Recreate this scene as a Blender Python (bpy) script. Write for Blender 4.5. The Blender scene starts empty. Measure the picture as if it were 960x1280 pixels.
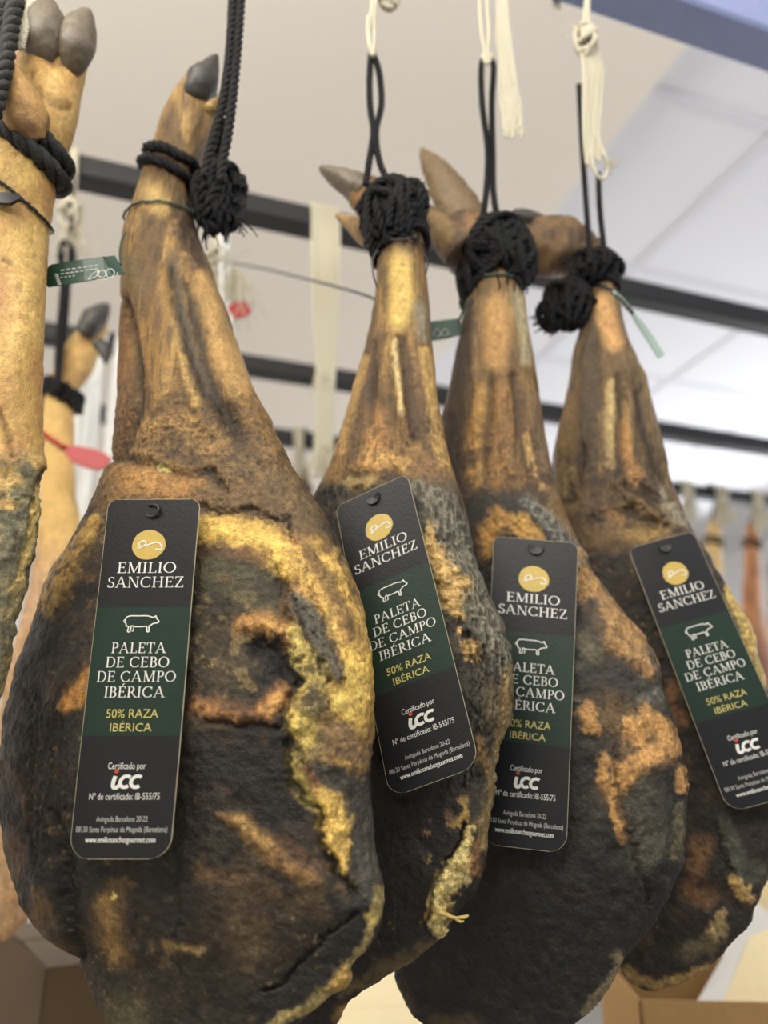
import bpy, math, random
import numpy as np
from mathutils import Vector, Matrix

# ------------------------------------------------------------------ camera, world, lights, exposure
SC = bpy.context.scene
COL = SC.collection
F = 967.0                      # focal length in pixels of the 960x1280 frame
PITCH = math.radians(18.5)
CAMZ = 1.5
THETA = math.radians(18.5)     # the rails and the room are turned by this much
E1 = np.array([math.cos(THETA), math.sin(THETA), 0.0])
E2 = np.array([-math.sin(THETA), math.cos(THETA), 0.0])
O = np.array([0.0, 0.0, CAMZ])

cd = bpy.data.cameras.new('camera'); cam = bpy.data.objects.new('camera', cd); COL.objects.link(cam)
cam.location = (0, 0, CAMZ); cam.rotation_euler = (math.pi/2 + PITCH, 0, 0)
cd.sensor_fit = 'VERTICAL'; cd.sensor_height = 24.0; cd.sensor_width = 18.0
cd.lens = F/1280*24.0
cd.clip_start = 0.02; cd.clip_end = 60
cd.dof.use_dof = True; cd.dof.focus_distance = 0.52; cd.dof.aperture_fstop = 2.2
SC.camera = cam

W_ = bpy.data.worlds.new('world'); SC.world = W_; W_.use_nodes = True
bg = W_.node_tree.nodes['Background']; bg.inputs[0].default_value = (0.93, 0.96, 1.0, 1); bg.inputs[1].default_value = 0.42

def area(name, loc, target, sx, sy, energy, color):
    l = bpy.data.lights.new(name, 'AREA'); l.shape = 'RECTANGLE'; l.size = sx; l.size_y = sy
    l.energy = energy; l.color = color
    o = bpy.data.objects.new(name, l); COL.objects.link(o); o.location = loc
    d = Vector(target) - Vector(loc); o.rotation_euler = d.to_track_quat('-Z', 'Y').to_euler()
    return o
area('ceiling_light_front', (-0.75, -0.55, 2.75), (0.0, 0.62, 1.55), 1.5, 0.22, 16, (1.0, 0.95, 0.87))
area('ceiling_light_aisle', (1.05, -0.35, 2.7), (0.2, 0.7, 1.5), 0.9, 0.25, 8, (0.95, 0.97, 1.0))
wl = E1*3.3 + E2*2.6
area('window_light', (wl[0], wl[1], 1.9), tuple(np.array([0, 0, 2.6]) + E2*2.4), 3.6, 1.7, 72, (0.90, 0.94, 1.0))
area('added_ceiling_fill', (-0.7, -0.7, 2.3), (-0.65, -0.25, 2.98), 1.8, 0.5, 47, (1.0, 0.97, 0.9))  # added uplight, unseen behind the camera, only to brighten the ceiling
bl = E1*(-0.6) + E2*4.0
area('ceiling_light_back', (bl[0], bl[1], 2.85), (bl[0], bl[1], 0), 2.5, 0.8, 72, (1.0, 0.97, 0.93))

SC.view_settings.view_transform = 'Standard'; SC.view_settings.look = 'None'
SC.view_settings.exposure = 0.0; SC.view_settings.gamma = 1.0
SC.view_settings.use_curve_mapping = False

rng = np.random.default_rng(7)
random.seed(7)

# ------------------------------------------------------------------ rays and projection
CR = np.array([1.0, 0, 0]); CF = np.array([0, math.cos(PITCH), math.sin(PITCH)]); CU = np.array([0, -math.sin(PITCH), math.cos(PITCH)])
def ray(px, py):
    return CR*((px-480)/F) - CU*((py-640)/F) + CF
def at(px, py, D):
    """the point seen at (px,py) on the vertical plane Y = D"""
    d = ray(px, py); return O + d*(D/d[1])
def atz(px, py, z):
    d = ray(px, py); return O + d*((z-CAMZ)/d[2])
def proj(P):
    q = P - O; zc = q@CF
    return 480 + F*(q@CR)/zc, 640 - F*(q@CU)/zc

# ------------------------------------------------------------------ noise
def _h(ix, iy, iz, s):
    h = (ix.astype(np.uint32)*np.uint32(374761393) + iy.astype(np.uint32)*np.uint32(668265263)
         + iz.astype(np.uint32)*np.uint32(3266489917) + np.uint32((s*2654435761) & 0xffffffff))
    h = (h ^ (h >> np.uint32(13)))*np.uint32(1274126177)
    h = (h ^ (h >> np.uint32(16)))*np.uint32(2246822519)
    return ((h ^ (h >> np.uint32(15))) & np.uint32(0xffff)).astype(np.float32)/32767.5 - 1.0
def vnoise(P, s=0):
    Q = P + 500.0
    i = np.floor(Q).astype(np.int64); f = (Q - i).astype(np.float32); u = f*f*f*(f*(f*6-15)+10)
    x, y, z = i[:, 0], i[:, 1], i[:, 2]
    def c(a, b, d): return _h(x+a, y+b, z+d, s)
    ux, uy, uz = u[:, 0], u[:, 1], u[:, 2]
    l = lambda a, b, t: a + (b-a)*t
    return l(l(l(c(0,0,0), c(1,0,0), ux), l(c(0,1,0), c(1,1,0), ux), uy), l(l(c(0,0,1), c(1,0,1), ux), l(c(0,1,1), c(1,1,1), ux), uy), uz)
def fbm(P, scale, s=0, oct=3, gain=0.5):
    r = 0; a = 1; t = 0
    sc = np.array(scale, dtype=float)*np.ones(3)
    for k in range(oct):
        r = r + a*vnoise(P*sc*(2.03**k) + 13.7*k, s+k); t += a; a *= gain
    return r/t
def ridged(P, scale, s=0, oct=3):
    r = 0; a = 1; t = 0
    sc = np.array(scale, dtype=float)*np.ones(3)
    for k in range(oct):
        r = r + a*(1-np.abs(vnoise(P*sc*(2.03**k) + 7.3*k, s+k))*2); t += a; a *= 0.5
    return r/t
def sstep(a, b, x):
    t = np.clip((x-a)/(b-a), 0, 1); return t*t*(3-2*t)
def lin(c):
    c = np.array(c, dtype=float)/255
    return np.where(c <= 0.04045, c/12.92, ((c+0.055)/1.055)**2.4)

# ------------------------------------------------------------------ materials
def mat(name, rgb, rough=0.6, metal=0.0, spec=0.5, bump=0.0, bscale=200, vary=0.0, coat=0.0, emit=None, detail=4):
    m = bpy.data.materials.new(name); m.use_nodes = True; nt = m.node_tree; b = nt.nodes['Principled BSDF']
    c = tuple(lin(rgb)) + (1,)
    b.inputs['Base Color'].default_value = c; b.inputs['Roughness'].default_value = rough
    b.inputs['Metallic'].default_value = metal; b.inputs['Specular IOR Level'].default_value = spec
    if coat: b.inputs['Coat Weight'].default_value = coat; b.inputs['Coat Roughness'].default_value = 0.25
    if bump or vary:
        tc = nt.nodes.new('ShaderNodeTexCoord'); n = nt.nodes.new('ShaderNodeTexNoise')
        n.inputs['Scale'].default_value = bscale; n.inputs['Detail'].default_value = detail
        nt.links.new(tc.outputs['Object'], n.inputs['Vector'])
        if bump:
            bp = nt.nodes.new('ShaderNodeBump'); bp.inputs['Strength'].default_value = bump; bp.inputs['Distance'].default_value = 0.002
            nt.links.new(n.outputs['Fac'], bp.inputs['Height']); nt.links.new(bp.outputs['Normal'], b.inputs['Normal'])
        if vary:
            mx = nt.nodes.new('ShaderNodeMix'); mx.data_type = 'RGBA'
            mx.inputs[6].default_value = tuple(x*(1-vary) for x in c[:3]) + (1,)
            mx.inputs[7].default_value = tuple(min(1, x*(1+vary)) for x in c[:3]) + (1,)
            nt.links.new(n.outputs['Fac'], mx.inputs[0]); nt.links.new(mx.outputs[2], b.inputs['Base Color'])
    return m
def cured_mat(name, bump=0.7):
    m = bpy.data.materials.new(name); m.use_nodes = True; nt = m.node_tree; N = nt.nodes; L = nt.links
    b = N['Principled BSDF']
    a = N.new('ShaderNodeAttribute'); a.attribute_name = 'Col'
    tc = N.new('ShaderNodeTexCoord')
    n1 = N.new('ShaderNodeTexNoise'); n1.inputs['Scale'].default_value = 260; n1.inputs['Detail'].default_value = 5; n1.inputs['Roughness'].default_value = 0.74
    n2 = N.new('ShaderNodeTexNoise'); n2.inputs['Scale'].default_value = 900; n2.inputs['Detail'].default_value = 3
    L.new(tc.outputs['Object'], n1.inputs['Vector']); L.new(tc.outputs['Object'], n2.inputs['Vector'])
    mr = N.new('ShaderNodeMapRange'); mr.inputs['From Min'].default_value = 0.3; mr.inputs['From Max'].default_value = 0.7
    mr.inputs['To Min'].default_value = 0.42; mr.inputs['To Max'].default_value = 1.56
    L.new(n1.outputs['Fac'], mr.inputs['Value'])
    mr2 = N.new('ShaderNodeMapRange'); mr2.inputs['From Min'].default_value = 0.3; mr2.inputs['From Max'].default_value = 0.7
    mr2.inputs['To Min'].default_value = 0.82; mr2.inputs['To Max'].default_value = 1.18
    L.new(n2.outputs['Fac'], mr2.inputs['Value'])
    mu = N.new('ShaderNodeMath'); mu.operation = 'MULTIPLY'; L.new(mr.outputs[0], mu.inputs[0]); L.new(mr2.outputs[0], mu.inputs[1])
    vm = N.new('ShaderNodeVectorMath'); vm.operation = 'SCALE'; L.new(a.outputs['Color'], vm.inputs[0])
    wb = N.new('ShaderNodeAttribute'); wb.attribute_name = 'wrinkle'
    ws = N.new('ShaderNodeMath'); ws.operation = 'MULTIPLY_ADD'; ws.use_clamp = True; ws.inputs[1].default_value = 0.7; ws.inputs[2].default_value = 0.5; L.new(wb.outputs['Fac'], ws.inputs[0])
    wm = N.new('ShaderNodeMix'); wm.data_type = 'FLOAT'; wm.inputs[2].default_value = 1.0; L.new(ws.outputs[0], wm.inputs[0]); L.new(mu.outputs[0], wm.inputs[3])
    L.new(wm.outputs[0], vm.inputs['Scale'])
    L.new(vm.outputs[0], b.inputs['Base Color'])
    rr = N.new('ShaderNodeMapRange'); rr.inputs['From Min'].default_value = 0.0; rr.inputs['From Max'].default_value = 1.0
    rr.inputs['To Min'].default_value = 0.7; rr.inputs['To Max'].default_value = 0.3
    L.new(a.outputs['Alpha'], rr.inputs['Value'])
    ad = N.new('ShaderNodeMath'); ad.operation = 'MULTIPLY_ADD'; ad.inputs[1].default_value = 0.3; L.new(n1.outputs['Fac'], ad.inputs[0])
    sb = N.new('ShaderNodeMath'); sb.operation = 'SUBTRACT'; sb.inputs[1].default_value = 0.15; L.new(rr.outputs[0], sb.inputs[0]); L.new(sb.outputs[0], ad.inputs[2])
    L.new(ad.outputs[0], b.inputs['Roughness'])
    b.inputs['Specular IOR Level'].default_value = 0.5
    bp = N.new('ShaderNodeBump'); bp.inputs['Strength'].default_value = bump; bp.inputs['Distance'].default_value = 0.0025
    h = N.new('ShaderNodeMath'); h.operation = 'MULTIPLY_ADD'; h.inputs[1].default_value = 0.35
    L.new(n2.outputs['Fac'], h.inputs[0]); L.new(n1.outputs['Fac'], h.inputs[2])
    wa = N.new('ShaderNodeAttribute'); wa.attribute_name = 'wrinkle'
    mp = N.new('ShaderNodeMapping'); mp.inputs['Scale'].default_value = (1, 1, 0.6); L.new(tc.outputs['Object'], mp.inputs['Vector'])
    rn = N.new('ShaderNodeTexNoise'); rn.noise_type = 'RIDGED_MULTIFRACTAL'; rn.inputs['Scale'].default_value = 330; rn.inputs['Detail'].default_value = 3
    rn.inputs['Distortion'].default_value = 0.2
    L.new(mp.outputs[0], rn.inputs['Vector'])
    rm = N.new('ShaderNodeMath'); rm.operation = 'MULTIPLY'; L.new(rn.outputs['Fac'], rm.inputs[0]); L.new(wa.outputs['Fac'], rm.inputs[1])
    h2 = N.new('ShaderNodeMath'); h2.operation = 'MULTIPLY_ADD'; h2.inputs[1].default_value = 0.3; L.new(rm.outputs[0], h2.inputs[0]); L.new(h.outputs[0], h2.inputs[2])
    L.new(h2.outputs[0], bp.inputs['Height'])
    L.new(bp.outputs['Normal'], b.inputs['Normal'])
    return m

M = {
 'cured': cured_mat('cured_skin'),
 'hoof': mat('hoof_horn', (104, 93, 77), 0.45, bump=0.4, bscale=180, vary=0.45),
 'hoof_dark': mat('hoof_horn_dark', (62, 58, 54), 0.45, bump=0.4, bscale=180, vary=0.45),
 'hoof_tan': mat('hoof_horn_tan', (112, 92, 64), 0.55, bump=0.5, bscale=220, vary=0.5),
 'rope': mat('black_rope', (13, 13, 16), 0.5, spec=0.3, bump=0.9, bscale=900, vary=0.4),
 'rope_old': mat('mouldy_black_rope', (34, 36, 34), 0.7, bump=0.9, bscale=500, vary=0.6),
 'cord': mat('white_cotton', (208, 201, 178), 0.85, bump=0.8, bscale=700, vary=0.12),
 'plastic_white': mat('white_plastic_fringe', (225, 225, 222), 0.4, vary=0.1, bscale=60),
 'tie_green': mat('green_wire', (52, 72, 58), 0.35),
 'tie_black': mat('black_tie', (38, 38, 40), 0.4),
 'seal_green': mat('green_seal_plastic', (22, 62, 48), 0.38, vary=0.15, bscale=60),
 'seal_red': mat('red_seal_plastic', (168, 26, 26), 0.4),
 'seal_pale': mat('pale_green_seal', (150, 172, 160), 0.4),
 'card': mat('card_black', (29, 29, 31), 0.42, spec=0.38, bump=0.12, bscale=500, vary=0.18, detail=6),
 'card_green': mat('card_green', (29, 49, 38), 0.42, spec=0.38, bump=0.12, bscale=500, vary=0.12, detail=6),
 'card_edge': mat('card_edge', (186, 176, 146), 0.7),
 'ink_white': mat('ink_white', (232, 230, 222), 0.6),
 'ink_grey': mat('ink_grey', (196, 195, 188), 0.6),
 'ink_gold': mat('ink_gold', (206, 192, 112), 0.6),
 'ink_red': mat('ink_red', (190, 70, 52), 0.6),
 'gold': mat('gold_foil', (200, 172, 88), 0.45, vary=0.15, bscale=150),
 'rail': mat('painted_rail', (134, 144, 184), 0.42, vary=0.1, bscale=30),
 'rail_dark': mat('painted_rail_dark', (28, 29, 33), 0.5, vary=0.1, bscale=30),
 'wire': mat('grey_cable', (70, 72, 76), 0.5),
 'carton': mat('cardboard', (170, 134, 84), 0.85, bump=0.2, bscale=120, vary=0.12),
 'carton_light': mat('cardboard_pale', (252, 234, 188), 0.8, bump=0.1, bscale=90, vary=0.06),
 'carton_dark': mat('cardboard_brown', (84, 66, 42), 0.85, bump=0.2, bscale=120, vary=0.12),
 'paper': mat('white_paper', (232, 230, 226), 0.8, vary=0.03, bscale=20),
 'wood': mat('table_wood', (150, 118, 78), 0.6, vary=0.2, bscale=14),
 'steel': mat('table_steel', (110, 110, 112), 0.4, metal=0.6),
 'soffit': mat('ceiling_paint_beige', (236, 228, 216), 0.9, vary=0.02, bscale=2),
 'ceil': mat('ceiling_paint_white', (232, 232, 236), 0.9, vary=0.02, bscale=2),
 'seam': mat('ceiling_seam', (222, 222, 227), 0.9),
 'wall': mat('wall_paint', (236, 236, 236), 0.9, vary=0.03, bscale=3),
 'floor': mat('floor_concrete', (176, 172, 166), 0.7, vary=0.15, bscale=6),
 'fat': mat('fat_shred', (214, 186, 110), 0.5, bump=0.4, bscale=400, vary=0.25),
}

# ------------------------------------------------------------------ object helpers
def tag(o, label=None, cat=None, group=None, kind=None):
    if label: o['label'] = label
    if cat: o['category'] = cat
    if group: o['group'] = group
    if kind: o['kind'] = kind
    return o
def empty(name, loc, label, cat, group=None):
    o = bpy.data.objects.new(name, None); COL.objects.link(o); o.location = tuple(loc); o.empty_display_size = 0.02
    return tag(o, label, cat, group)
def link(name, me, parent=None):
    o = bpy.data.objects.new(name, me); COL.objects.link(o)
    if parent is not None:
        o.parent = parent; off = Vector((0, 0, 0)); p = parent
        while p is not None: off += p.location; p = p.parent
        me.transform(Matrix.Translation(-off))
    return o
class MB:
    """collects vertices and faces with material slots, built as one mesh"""
    def __init__(s): s.v = []; s.f = []; s.m = []; s.n = 0
    def add(s, V, Fc, mi=0):
        V = np.asarray(V, dtype=float); s.v.append(V)
        s.f += [tuple(int(i)+s.n for i in f) for f in Fc]; s.m += [mi]*len(Fc); s.n += len(V)
    def build(s, name, mats, parent=None, smooth=True, origin=None):
        me = bpy.data.meshes.new(name); V = np.concatenate(s.v)
        if origin is not None: V = V - np.array(origin)
        me.from_pydata([tuple(p) for p in V], [], s.f)
        if not isinstance(mats, (list, tuple)): mats = [mats]
        for mm in mats: me.materials.append(mm)
        me.polygons.foreach_set('material_index', s.m)
        me.polygons.foreach_set('use_smooth', [smooth]*len(s.f)); me.update()
        o = link(name, me, parent)
        if origin is not None and parent is None: o.location = tuple(origin)
        return o
def resample(P, step):
    P = np.asarray(P, dtype=float)
    # Catmull-Rom through the points, then even spacing
    if len(P) > 2:
        Q = np.vstack([2*P[0]-P[1], P, 2*P[-1]-P[-2]]); out = []
        for i in range(1, len(Q)-2):
            p0, p1, p2, p3 = Q[i-1], Q[i], Q[i+1], Q[i+2]
            for t in np.linspace(0, 1, 12, endpoint=False):
                out.append(0.5*((2*p1)+(-p0+p2)*t+(2*p0-5*p1+4*p2-p3)*t*t+(-p0+3*p1-3*p2+p3)*t**3))
        out.append(P[-1]); P = np.array(out)
    d = np.r_[0, np.cumsum(np.linalg.norm(np.diff(P[:, :3], axis=0), axis=1))]
    n = max(3, int(d[-1]/step)+1); t = np.linspace(0, d[-1], n)
    return np.stack([np.interp(t, d, P[:, k]) for k in range(P.shape[1])], 1)
def frames(P):
    T = np.gradient(P, axis=0); T /= np.linalg.norm(T, axis=1)[:, None]+1e-12
    a = np.array([0, 0, 1.0]) if abs(T[0][2]) < 0.9 else np.array([0, 1.0, 0])
    n = np.cross(T[0], a); n /= np.linalg.norm(n); N = []
    for i in range(len(P)):
        n = n - T[i]*(n@T[i]); n /= np.linalg.norm(n)+1e-12; N.append(n)
    N = np.array(N); return T, N, np.cross(T, N)
def tube(mb, P, R, seg=8, mi=0, flat=1.0, rough=0.0, rs=150, seed=1, caps=True):
    P = np.asarray(P, dtype=float); R = np.ones(len(P))*R
    T, N, B = frames(P); a = np.linspace(0, 2*math.pi, seg, endpoint=False)
    V = P[:, None]+ (N[:, None]*np.cos(a)[None, :, None] + B[:, None]*(np.sin(a)*flat)[None, :, None])*R[:, None, None]
    V = V.reshape(-1, 3)
    if rough:
        V = V + ((V-np.repeat(P, seg, 0)))*(fbm(V, rs, seed, 3)*rough)[:, None]
    n = len(P); fc = []
    for i in range(n-1):
        for j in range(seg):
            k = (j+1) % seg; fc.append((i*seg+j, i*seg+k, (i+1)*seg+k, (i+1)*seg+j))
    if caps: fc.append(tuple(range(seg-1, -1, -1))); fc.append(tuple((n-1)*seg+j for j in range(seg)))
    mb.add(V, fc, mi)
def rope(mb, P, r, strands=3, pitch=None, mi=0, seg=6, step=None, phase=0, jit=0.0):
    pitch = pitch or r*5; step = step or r*0.4
    P = resample(P, step); T, N, B = frames(P)
    d = np.r_[0, np.cumsum(np.linalg.norm(np.diff(P, axis=0), axis=1))]
    for k in range(strands):
        a = phase + 2*math.pi*k/strands + d/pitch*2*math.pi
        Q = P + (N*np.cos(a)[:, None]+B*np.sin(a)[:, None])*r*0.5
        rr = r*0.56*(1+jit*fbm(Q, 300, 3+k, 2))
        tube(mb, Q, rr, seg, mi)
def ball_tangle(mb, C, ax, r, n, seed, mi=0, tw=None):
    """a knot: rope winding round an ellipsoid with half axes ax (three vectors)"""
    g = np.random.default_rng(seed)
    for k in range(n):
        p = g.normal(size=3); p /= np.linalg.norm(p); q = np.cross(p, g.normal(size=3)); q /= np.linalg.norm(q)
        t0 = g.uniform(0, 6.28); s = g.uniform(0.78, 1.12); t = np.linspace(t0, t0+g.uniform(3.2, 5.6), 22)
        w = g.uniform(-0.35, 0.35); nrm = np.cross(p, q)
        L = (np.cos(t)[:, None]*p+np.sin(t)[:, None]*q + nrm*(w+0.2*np.sin(2*t+k))[:, None])*s
        Pt = C + L[:, :1]*ax[0]+L[:, 1:2]*ax[1]+L[:, 2:3]*ax[2]
        rope(mb, Pt, r*g.uniform(0.85, 1.1), mi=mi, pitch=r*6)
def fibres(mb, C, spread, length, n, r, seed, down=(0, 0, -1), mi=0, curl=0.3, seg=4, steps=9):
    g = np.random.default_rng(seed); down = np.array(down, dtype=float)
    for k in range(n):
        p = C + np.array(spread)*g.uniform(-1, 1, 3); d = down + g.normal(size=3)*0.28; L = length*g.uniform(0.55, 1.05); pts = [p]
        for i in range(steps):
            d = d + g.normal(size=3)*curl*0.5 + down*0.12; d /= np.linalg.norm(d); p = p + d*L/steps; pts.append(p)
        rr = np.linspace(r, r*0.55, len(pts)); tube(mb, np.array(pts), rr, seg, mi)

# ------------------------------------------------------------------ painting marks on a cured leg (mould, fat, creases with painted shade)
class Paint:
    def __init__(s, P, px, py, base, warp=7.0, seed=1):
        s.P = P; s.seed = seed
        s.x0 = px; s.y0 = py
        warp = warp*(0.35+0.65*sstep(540, 640, py))
        s.x = px + warp*fbm(P, 75, seed+10, 3) + warp*0.7*fbm(P, 300, seed+20, 3)
        s.y = py + warp*fbm(P, 75, seed+30, 3) + warp*0.7*fbm(P, 300, seed+40, 3)
        s.w = np.zeros(len(px)); s.n1 = fbm(P, 190, seed+70, 3); s.n2 = fbm(P, 480, seed+80, 2)
        s.c = np.tile(lin(base), (len(px), 1)); s.d = np.zeros(len(px)); s.g = np.full(len(px), 0.55)
    def dist(s, pts, warp=True):
        x, y = (s.x, s.y) if warp else (s.x0, s.y0)
        best = np.full(len(x), 1e9)     # distance divided by local width
        if len(pts) == 1: pts = [pts[0], (pts[0][0]+0.01, pts[0][1], pts[0][2])]
        for a, b in zip(pts[:-1], pts[1:]):
            dx, dy = b[0]-a[0], b[1]-a[1]; L2 = dx*dx+dy*dy+1e-9
            t = np.clip(((x-a[0])*dx+(y-a[1])*dy)/L2, 0, 1)
            w = a[2]+(b[2]-a[2])*t
            best = np.minimum(best, np.hypot(x-a[0]-t*dx, y-a[1]-t*dy)/w)
        return best
    def mix(s, k, col, gloss=None):
        k = k[:, None]; s.c = s.c*(1-k)+lin(col)*(1+0.38*s.n1+0.22*s.n2)[:, None]*k
        if gloss is not None: s.g = s.g*(1-k[:, 0])+gloss*k[:, 0]
    def stroke(s, pts, col, soft=0.45, op=1.0, gloss=None, bump=0.0):
        if col[0] > 195: col = tuple(0.94*a+0.06*b for a, b in zip(col, (238, 214, 150)))
        k = 1-sstep(1-soft, 1+soft, s.dist(pts)+0.45*s.n1+0.2*s.n2); s.mix(k*op, col, gloss)
        if bump: s.d += k*bump
    def ridge(s, pts, amp, warp=True):
        s.d += amp*np.exp(-s.dist(pts, warp)**2)
    def crease(s, pts, amp=-0.003, col=(34, 27, 20), op=0.75, wd=1.0):  # groove in relief, with its shade painted in as a dark colour
        top = 1-sstep(600, 660, s.y0); d = s.dist(pts)
        s.d += amp*(0.6+0.35*top)*np.exp(-(d/(wd*(1+0.8*top)))**2); s.mix(np.exp(-(d/(0.7+0.5*top))**2)*op*(1-0.05*top), col)
    def zone(s, y0, y1, col, op=1.0, gloss=None):
        s.mix(sstep(y0, y1, s.y)*op, col, gloss)
    def mottle(s, col, freq, lo, hi, op=1.0, ymin=-1e9, ymax=1e9, seed=0, oct=4, mask=None, fade=25, gloss=None):
        n = fbm(s.P, freq, s.seed+100+seed, oct)
        k = sstep(lo, hi, n)*sstep(ymin-fade, ymin+fade, s.y)*(1-sstep(ymax-fade, ymax+fade, s.y))*op
        if mask is not None: k = k*mask
        s.mix(k, col, gloss)

# ------------------------------------------------------------------ a cured leg: rings from the hoof down to the trimmed end
def leg_loft(rows, D, xref, yaw, front, back, nr, ncf, ncb, fit=5):
    rows = np.array(rows, dtype=float); yk = rows[:, 0]
    ys = np.linspace(yk[0], yk[-1], nr)
    def smooth(a):
        k = np.hanning(max(5, int(nr/55))|1); k /= k.sum(); h = len(k)//2
        p = np.r_[2*a[0]-a[h:0:-1], a, 2*a[-1]-a[-2:-h-2:-1]]; return np.convolve(p, k, 'valid')
    XL = smooth(np.interp(ys, yk, rows[:, 1])); XR = smooth(np.interp(ys, yk, rows[:, 2]))
    fr = smooth(np.interp(ys, [f[0] for f in front], [f[1] for f in front])); bk = smooth(np.interp(ys, [f[0] for f in back], [f[1] for f in back]))
    a = math.radians(yaw); t = np.array([math.cos(a), -math.sin(a), 0]); n = np.array([-math.sin(a), -math.cos(a), 0])
    A = at(xref, 640+F*math.tan(PITCH), D)
    def plane(px, py):
        d = CR*((px-480)/F)[:, None] - CU*((py-640)/F)[:, None] + CF
        return O + d*(((A-O)@n)/(d@n))[:, None]
    Lp = plane(XL, ys); Rp = plane(XR, ys)
    th = np.r_[np.linspace(math.pi, 0, ncf), np.linspace(0, -math.pi, ncb+2)[1:-1]]
    c = np.cos(th); sn = np.sin(th)
    sf = np.where(sn >= 0, np.abs(sn)**0.9, -np.abs(sn)**0.9)
    for it in range(fit+1):
        hw = np.linalg.norm(Rp-Lp, axis=1)/2
        dep = np.where(sn[None, :] >= 0, (hw*fr)[:, None], (hw*bk)[:, None])*sf[None, :]
        u = (c+1)/2
        G = Lp[:, None]*(1-u)[None, :, None]+Rp[:, None]*u[None, :, None] + n[None, None]*dep[:, :, None]
        if it == fit: break
        px, py = proj(G.reshape(-1, 3)); px = px.reshape(G.shape[:2]); py = py.reshape(G.shape[:2])
        il = px.argmin(1); ir = px.argmax(1); r = np.arange(nr)
        tl = np.interp(py[r, il], ys, XL); tr = np.interp(py[r, ir], ys, XR)
        dist = (G.mean(1)-O)@CF
        Lp = Lp + t[None]*((tl-px[r, il])*dist/F*0.8)[:, None]; Rp = Rp + t[None]*((tr-px[r, ir])*dist/F*0.8)[:, None]
    Nn = t[None, None]*(c[None, :]*(hw*(fr+bk)/2)[:, None])[:, :, None] + n[None, None]*(sn[None, :]*hw[:, None])[:, :, None]
    Nn /= np.linalg.norm(Nn, axis=2)[:, :, None]+1e-9
    return dict(G=G, N=Nn, ys=ys, t=t, n=n, hw=hw, ncf=ncf, A=A, D=D)
def grid_mesh(name, G, colors, parent, material):
    nr, nc = G.shape[:2]; V = G.reshape(-1, 3)
    top = G[0].mean(0); bot = G[-1].mean(0)
    V = np.vstack([V, top, bot])
    i = np.arange(nr-1)[:, None]*nc; j = np.arange(nc)[None, :]; k = (j+1) % nc
    q = np.stack([i+j, i+nc+j, i+nc+k, i+k], -1).reshape(-1, 4)
    j = np.arange(nc); k = (j+1) % nc
    t1 = np.stack([np.full(nc, nr*nc), j, k], 1); t2 = np.stack([np.full(nc, nr*nc+1), (nr-1)*nc+k, (nr-1)*nc+j], 1)
    me = bpy.data.meshes.new(name); me.vertices.add(len(V)); me.vertices.foreach_set('co', V.ravel())
    loops = np.r_[q.ravel(), t1.ravel(), t2.ravel()]
    me.loops.add(len(loops)); me.loops.foreach_set('vertex_index', loops.astype(np.int32))
    tot = np.r_[np.full(len(q), 4), np.full(2*nc, 3)]; st = np.r_[0, np.cumsum(tot)[:-1]]
    me.polygons.add(len(tot)); me.polygons.foreach_set('loop_start', st.astype(np.int32)); me.polygons.foreach_set('loop_total', tot.astype(np.int32))
    me.polygons.foreach_set('use_smooth', np.ones(len(tot), dtype=bool))
    me.update(calc_edges=True); me.validate()
    at_ = me.color_attributes.new('Col', 'FLOAT_COLOR', 'POINT')
    C = np.vstack([colors, colors[:1], colors[-1:]]).astype(np.float32); at_.data.foreach_set('color', C.ravel())
    me.materials.append(material)
    return link(name, me, parent)
def leg_body(name, L, painter, parent, base, seed, warp=7.0, dmin=-0.02):
    G = L['G']; P = G.reshape(-1, 3); px, py = proj(P)
    p = Paint(P - L['A'], px, py, base, warp, seed)
    painter(p)
    d = np.clip(p.d, dmin, 0.03).reshape(G.shape[:2])
    G2 = G + L['N']*d[:, :, None]; L['G2'] = G2
    colr = 0.15*(np.maximum(p.c, 0.001)/0.15)**1.16
    lum = colr@np.array([0.3, 0.6, 0.1]); colr = (colr*0.88+lum[:, None]*0.12)*np.array([0.95, 1.03, 0.97])
    colr = np.clip(colr, 0.002, 1)
    o = grid_mesh(name, G2, np.c_[colr, np.clip(p.g, 0, 1)], parent, M['cured'])
    w = np.r_[p.w, p.w[:1], p.w[-1:]].astype(np.float32)
    wa = o.data.attributes.new('wrinkle', 'FLOAT', 'POINT'); wa.data.foreach_set('value', w)
    return o
def leg_ring(L, y, slope=0.0, off=0.004, n=60, wob=0.0, a0=0.0, a1=1.0, dy=0.0):
    """points running round the leg at the picture height y, off the skin by off"""
    G = L.get('G2', L['G']); nr, nc = G.shape[:2]; ys = L['ys']; out = []
    for k, f in enumerate(np.linspace(a0, a1, n)):
        j = int(f*nc) % nc
        th_c = (G[0, j]-L['A'])@L['t']
        i0 = np.argmin(abs(ys-y)); s = (G[i0, j]-G[i0].mean(0))@L['t']/(L['hw'][i0]+1e-6)
        yy = y + slope*s + wob*math.sin(f*14) + dy*f; i = int(np.clip(np.argmin(abs(ys-yy)), 0, nr-1))
        out.append(G[i, j]+L['N'][i, j]*off)
    out = np.array(out)
    return out
exec_later = []

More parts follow.
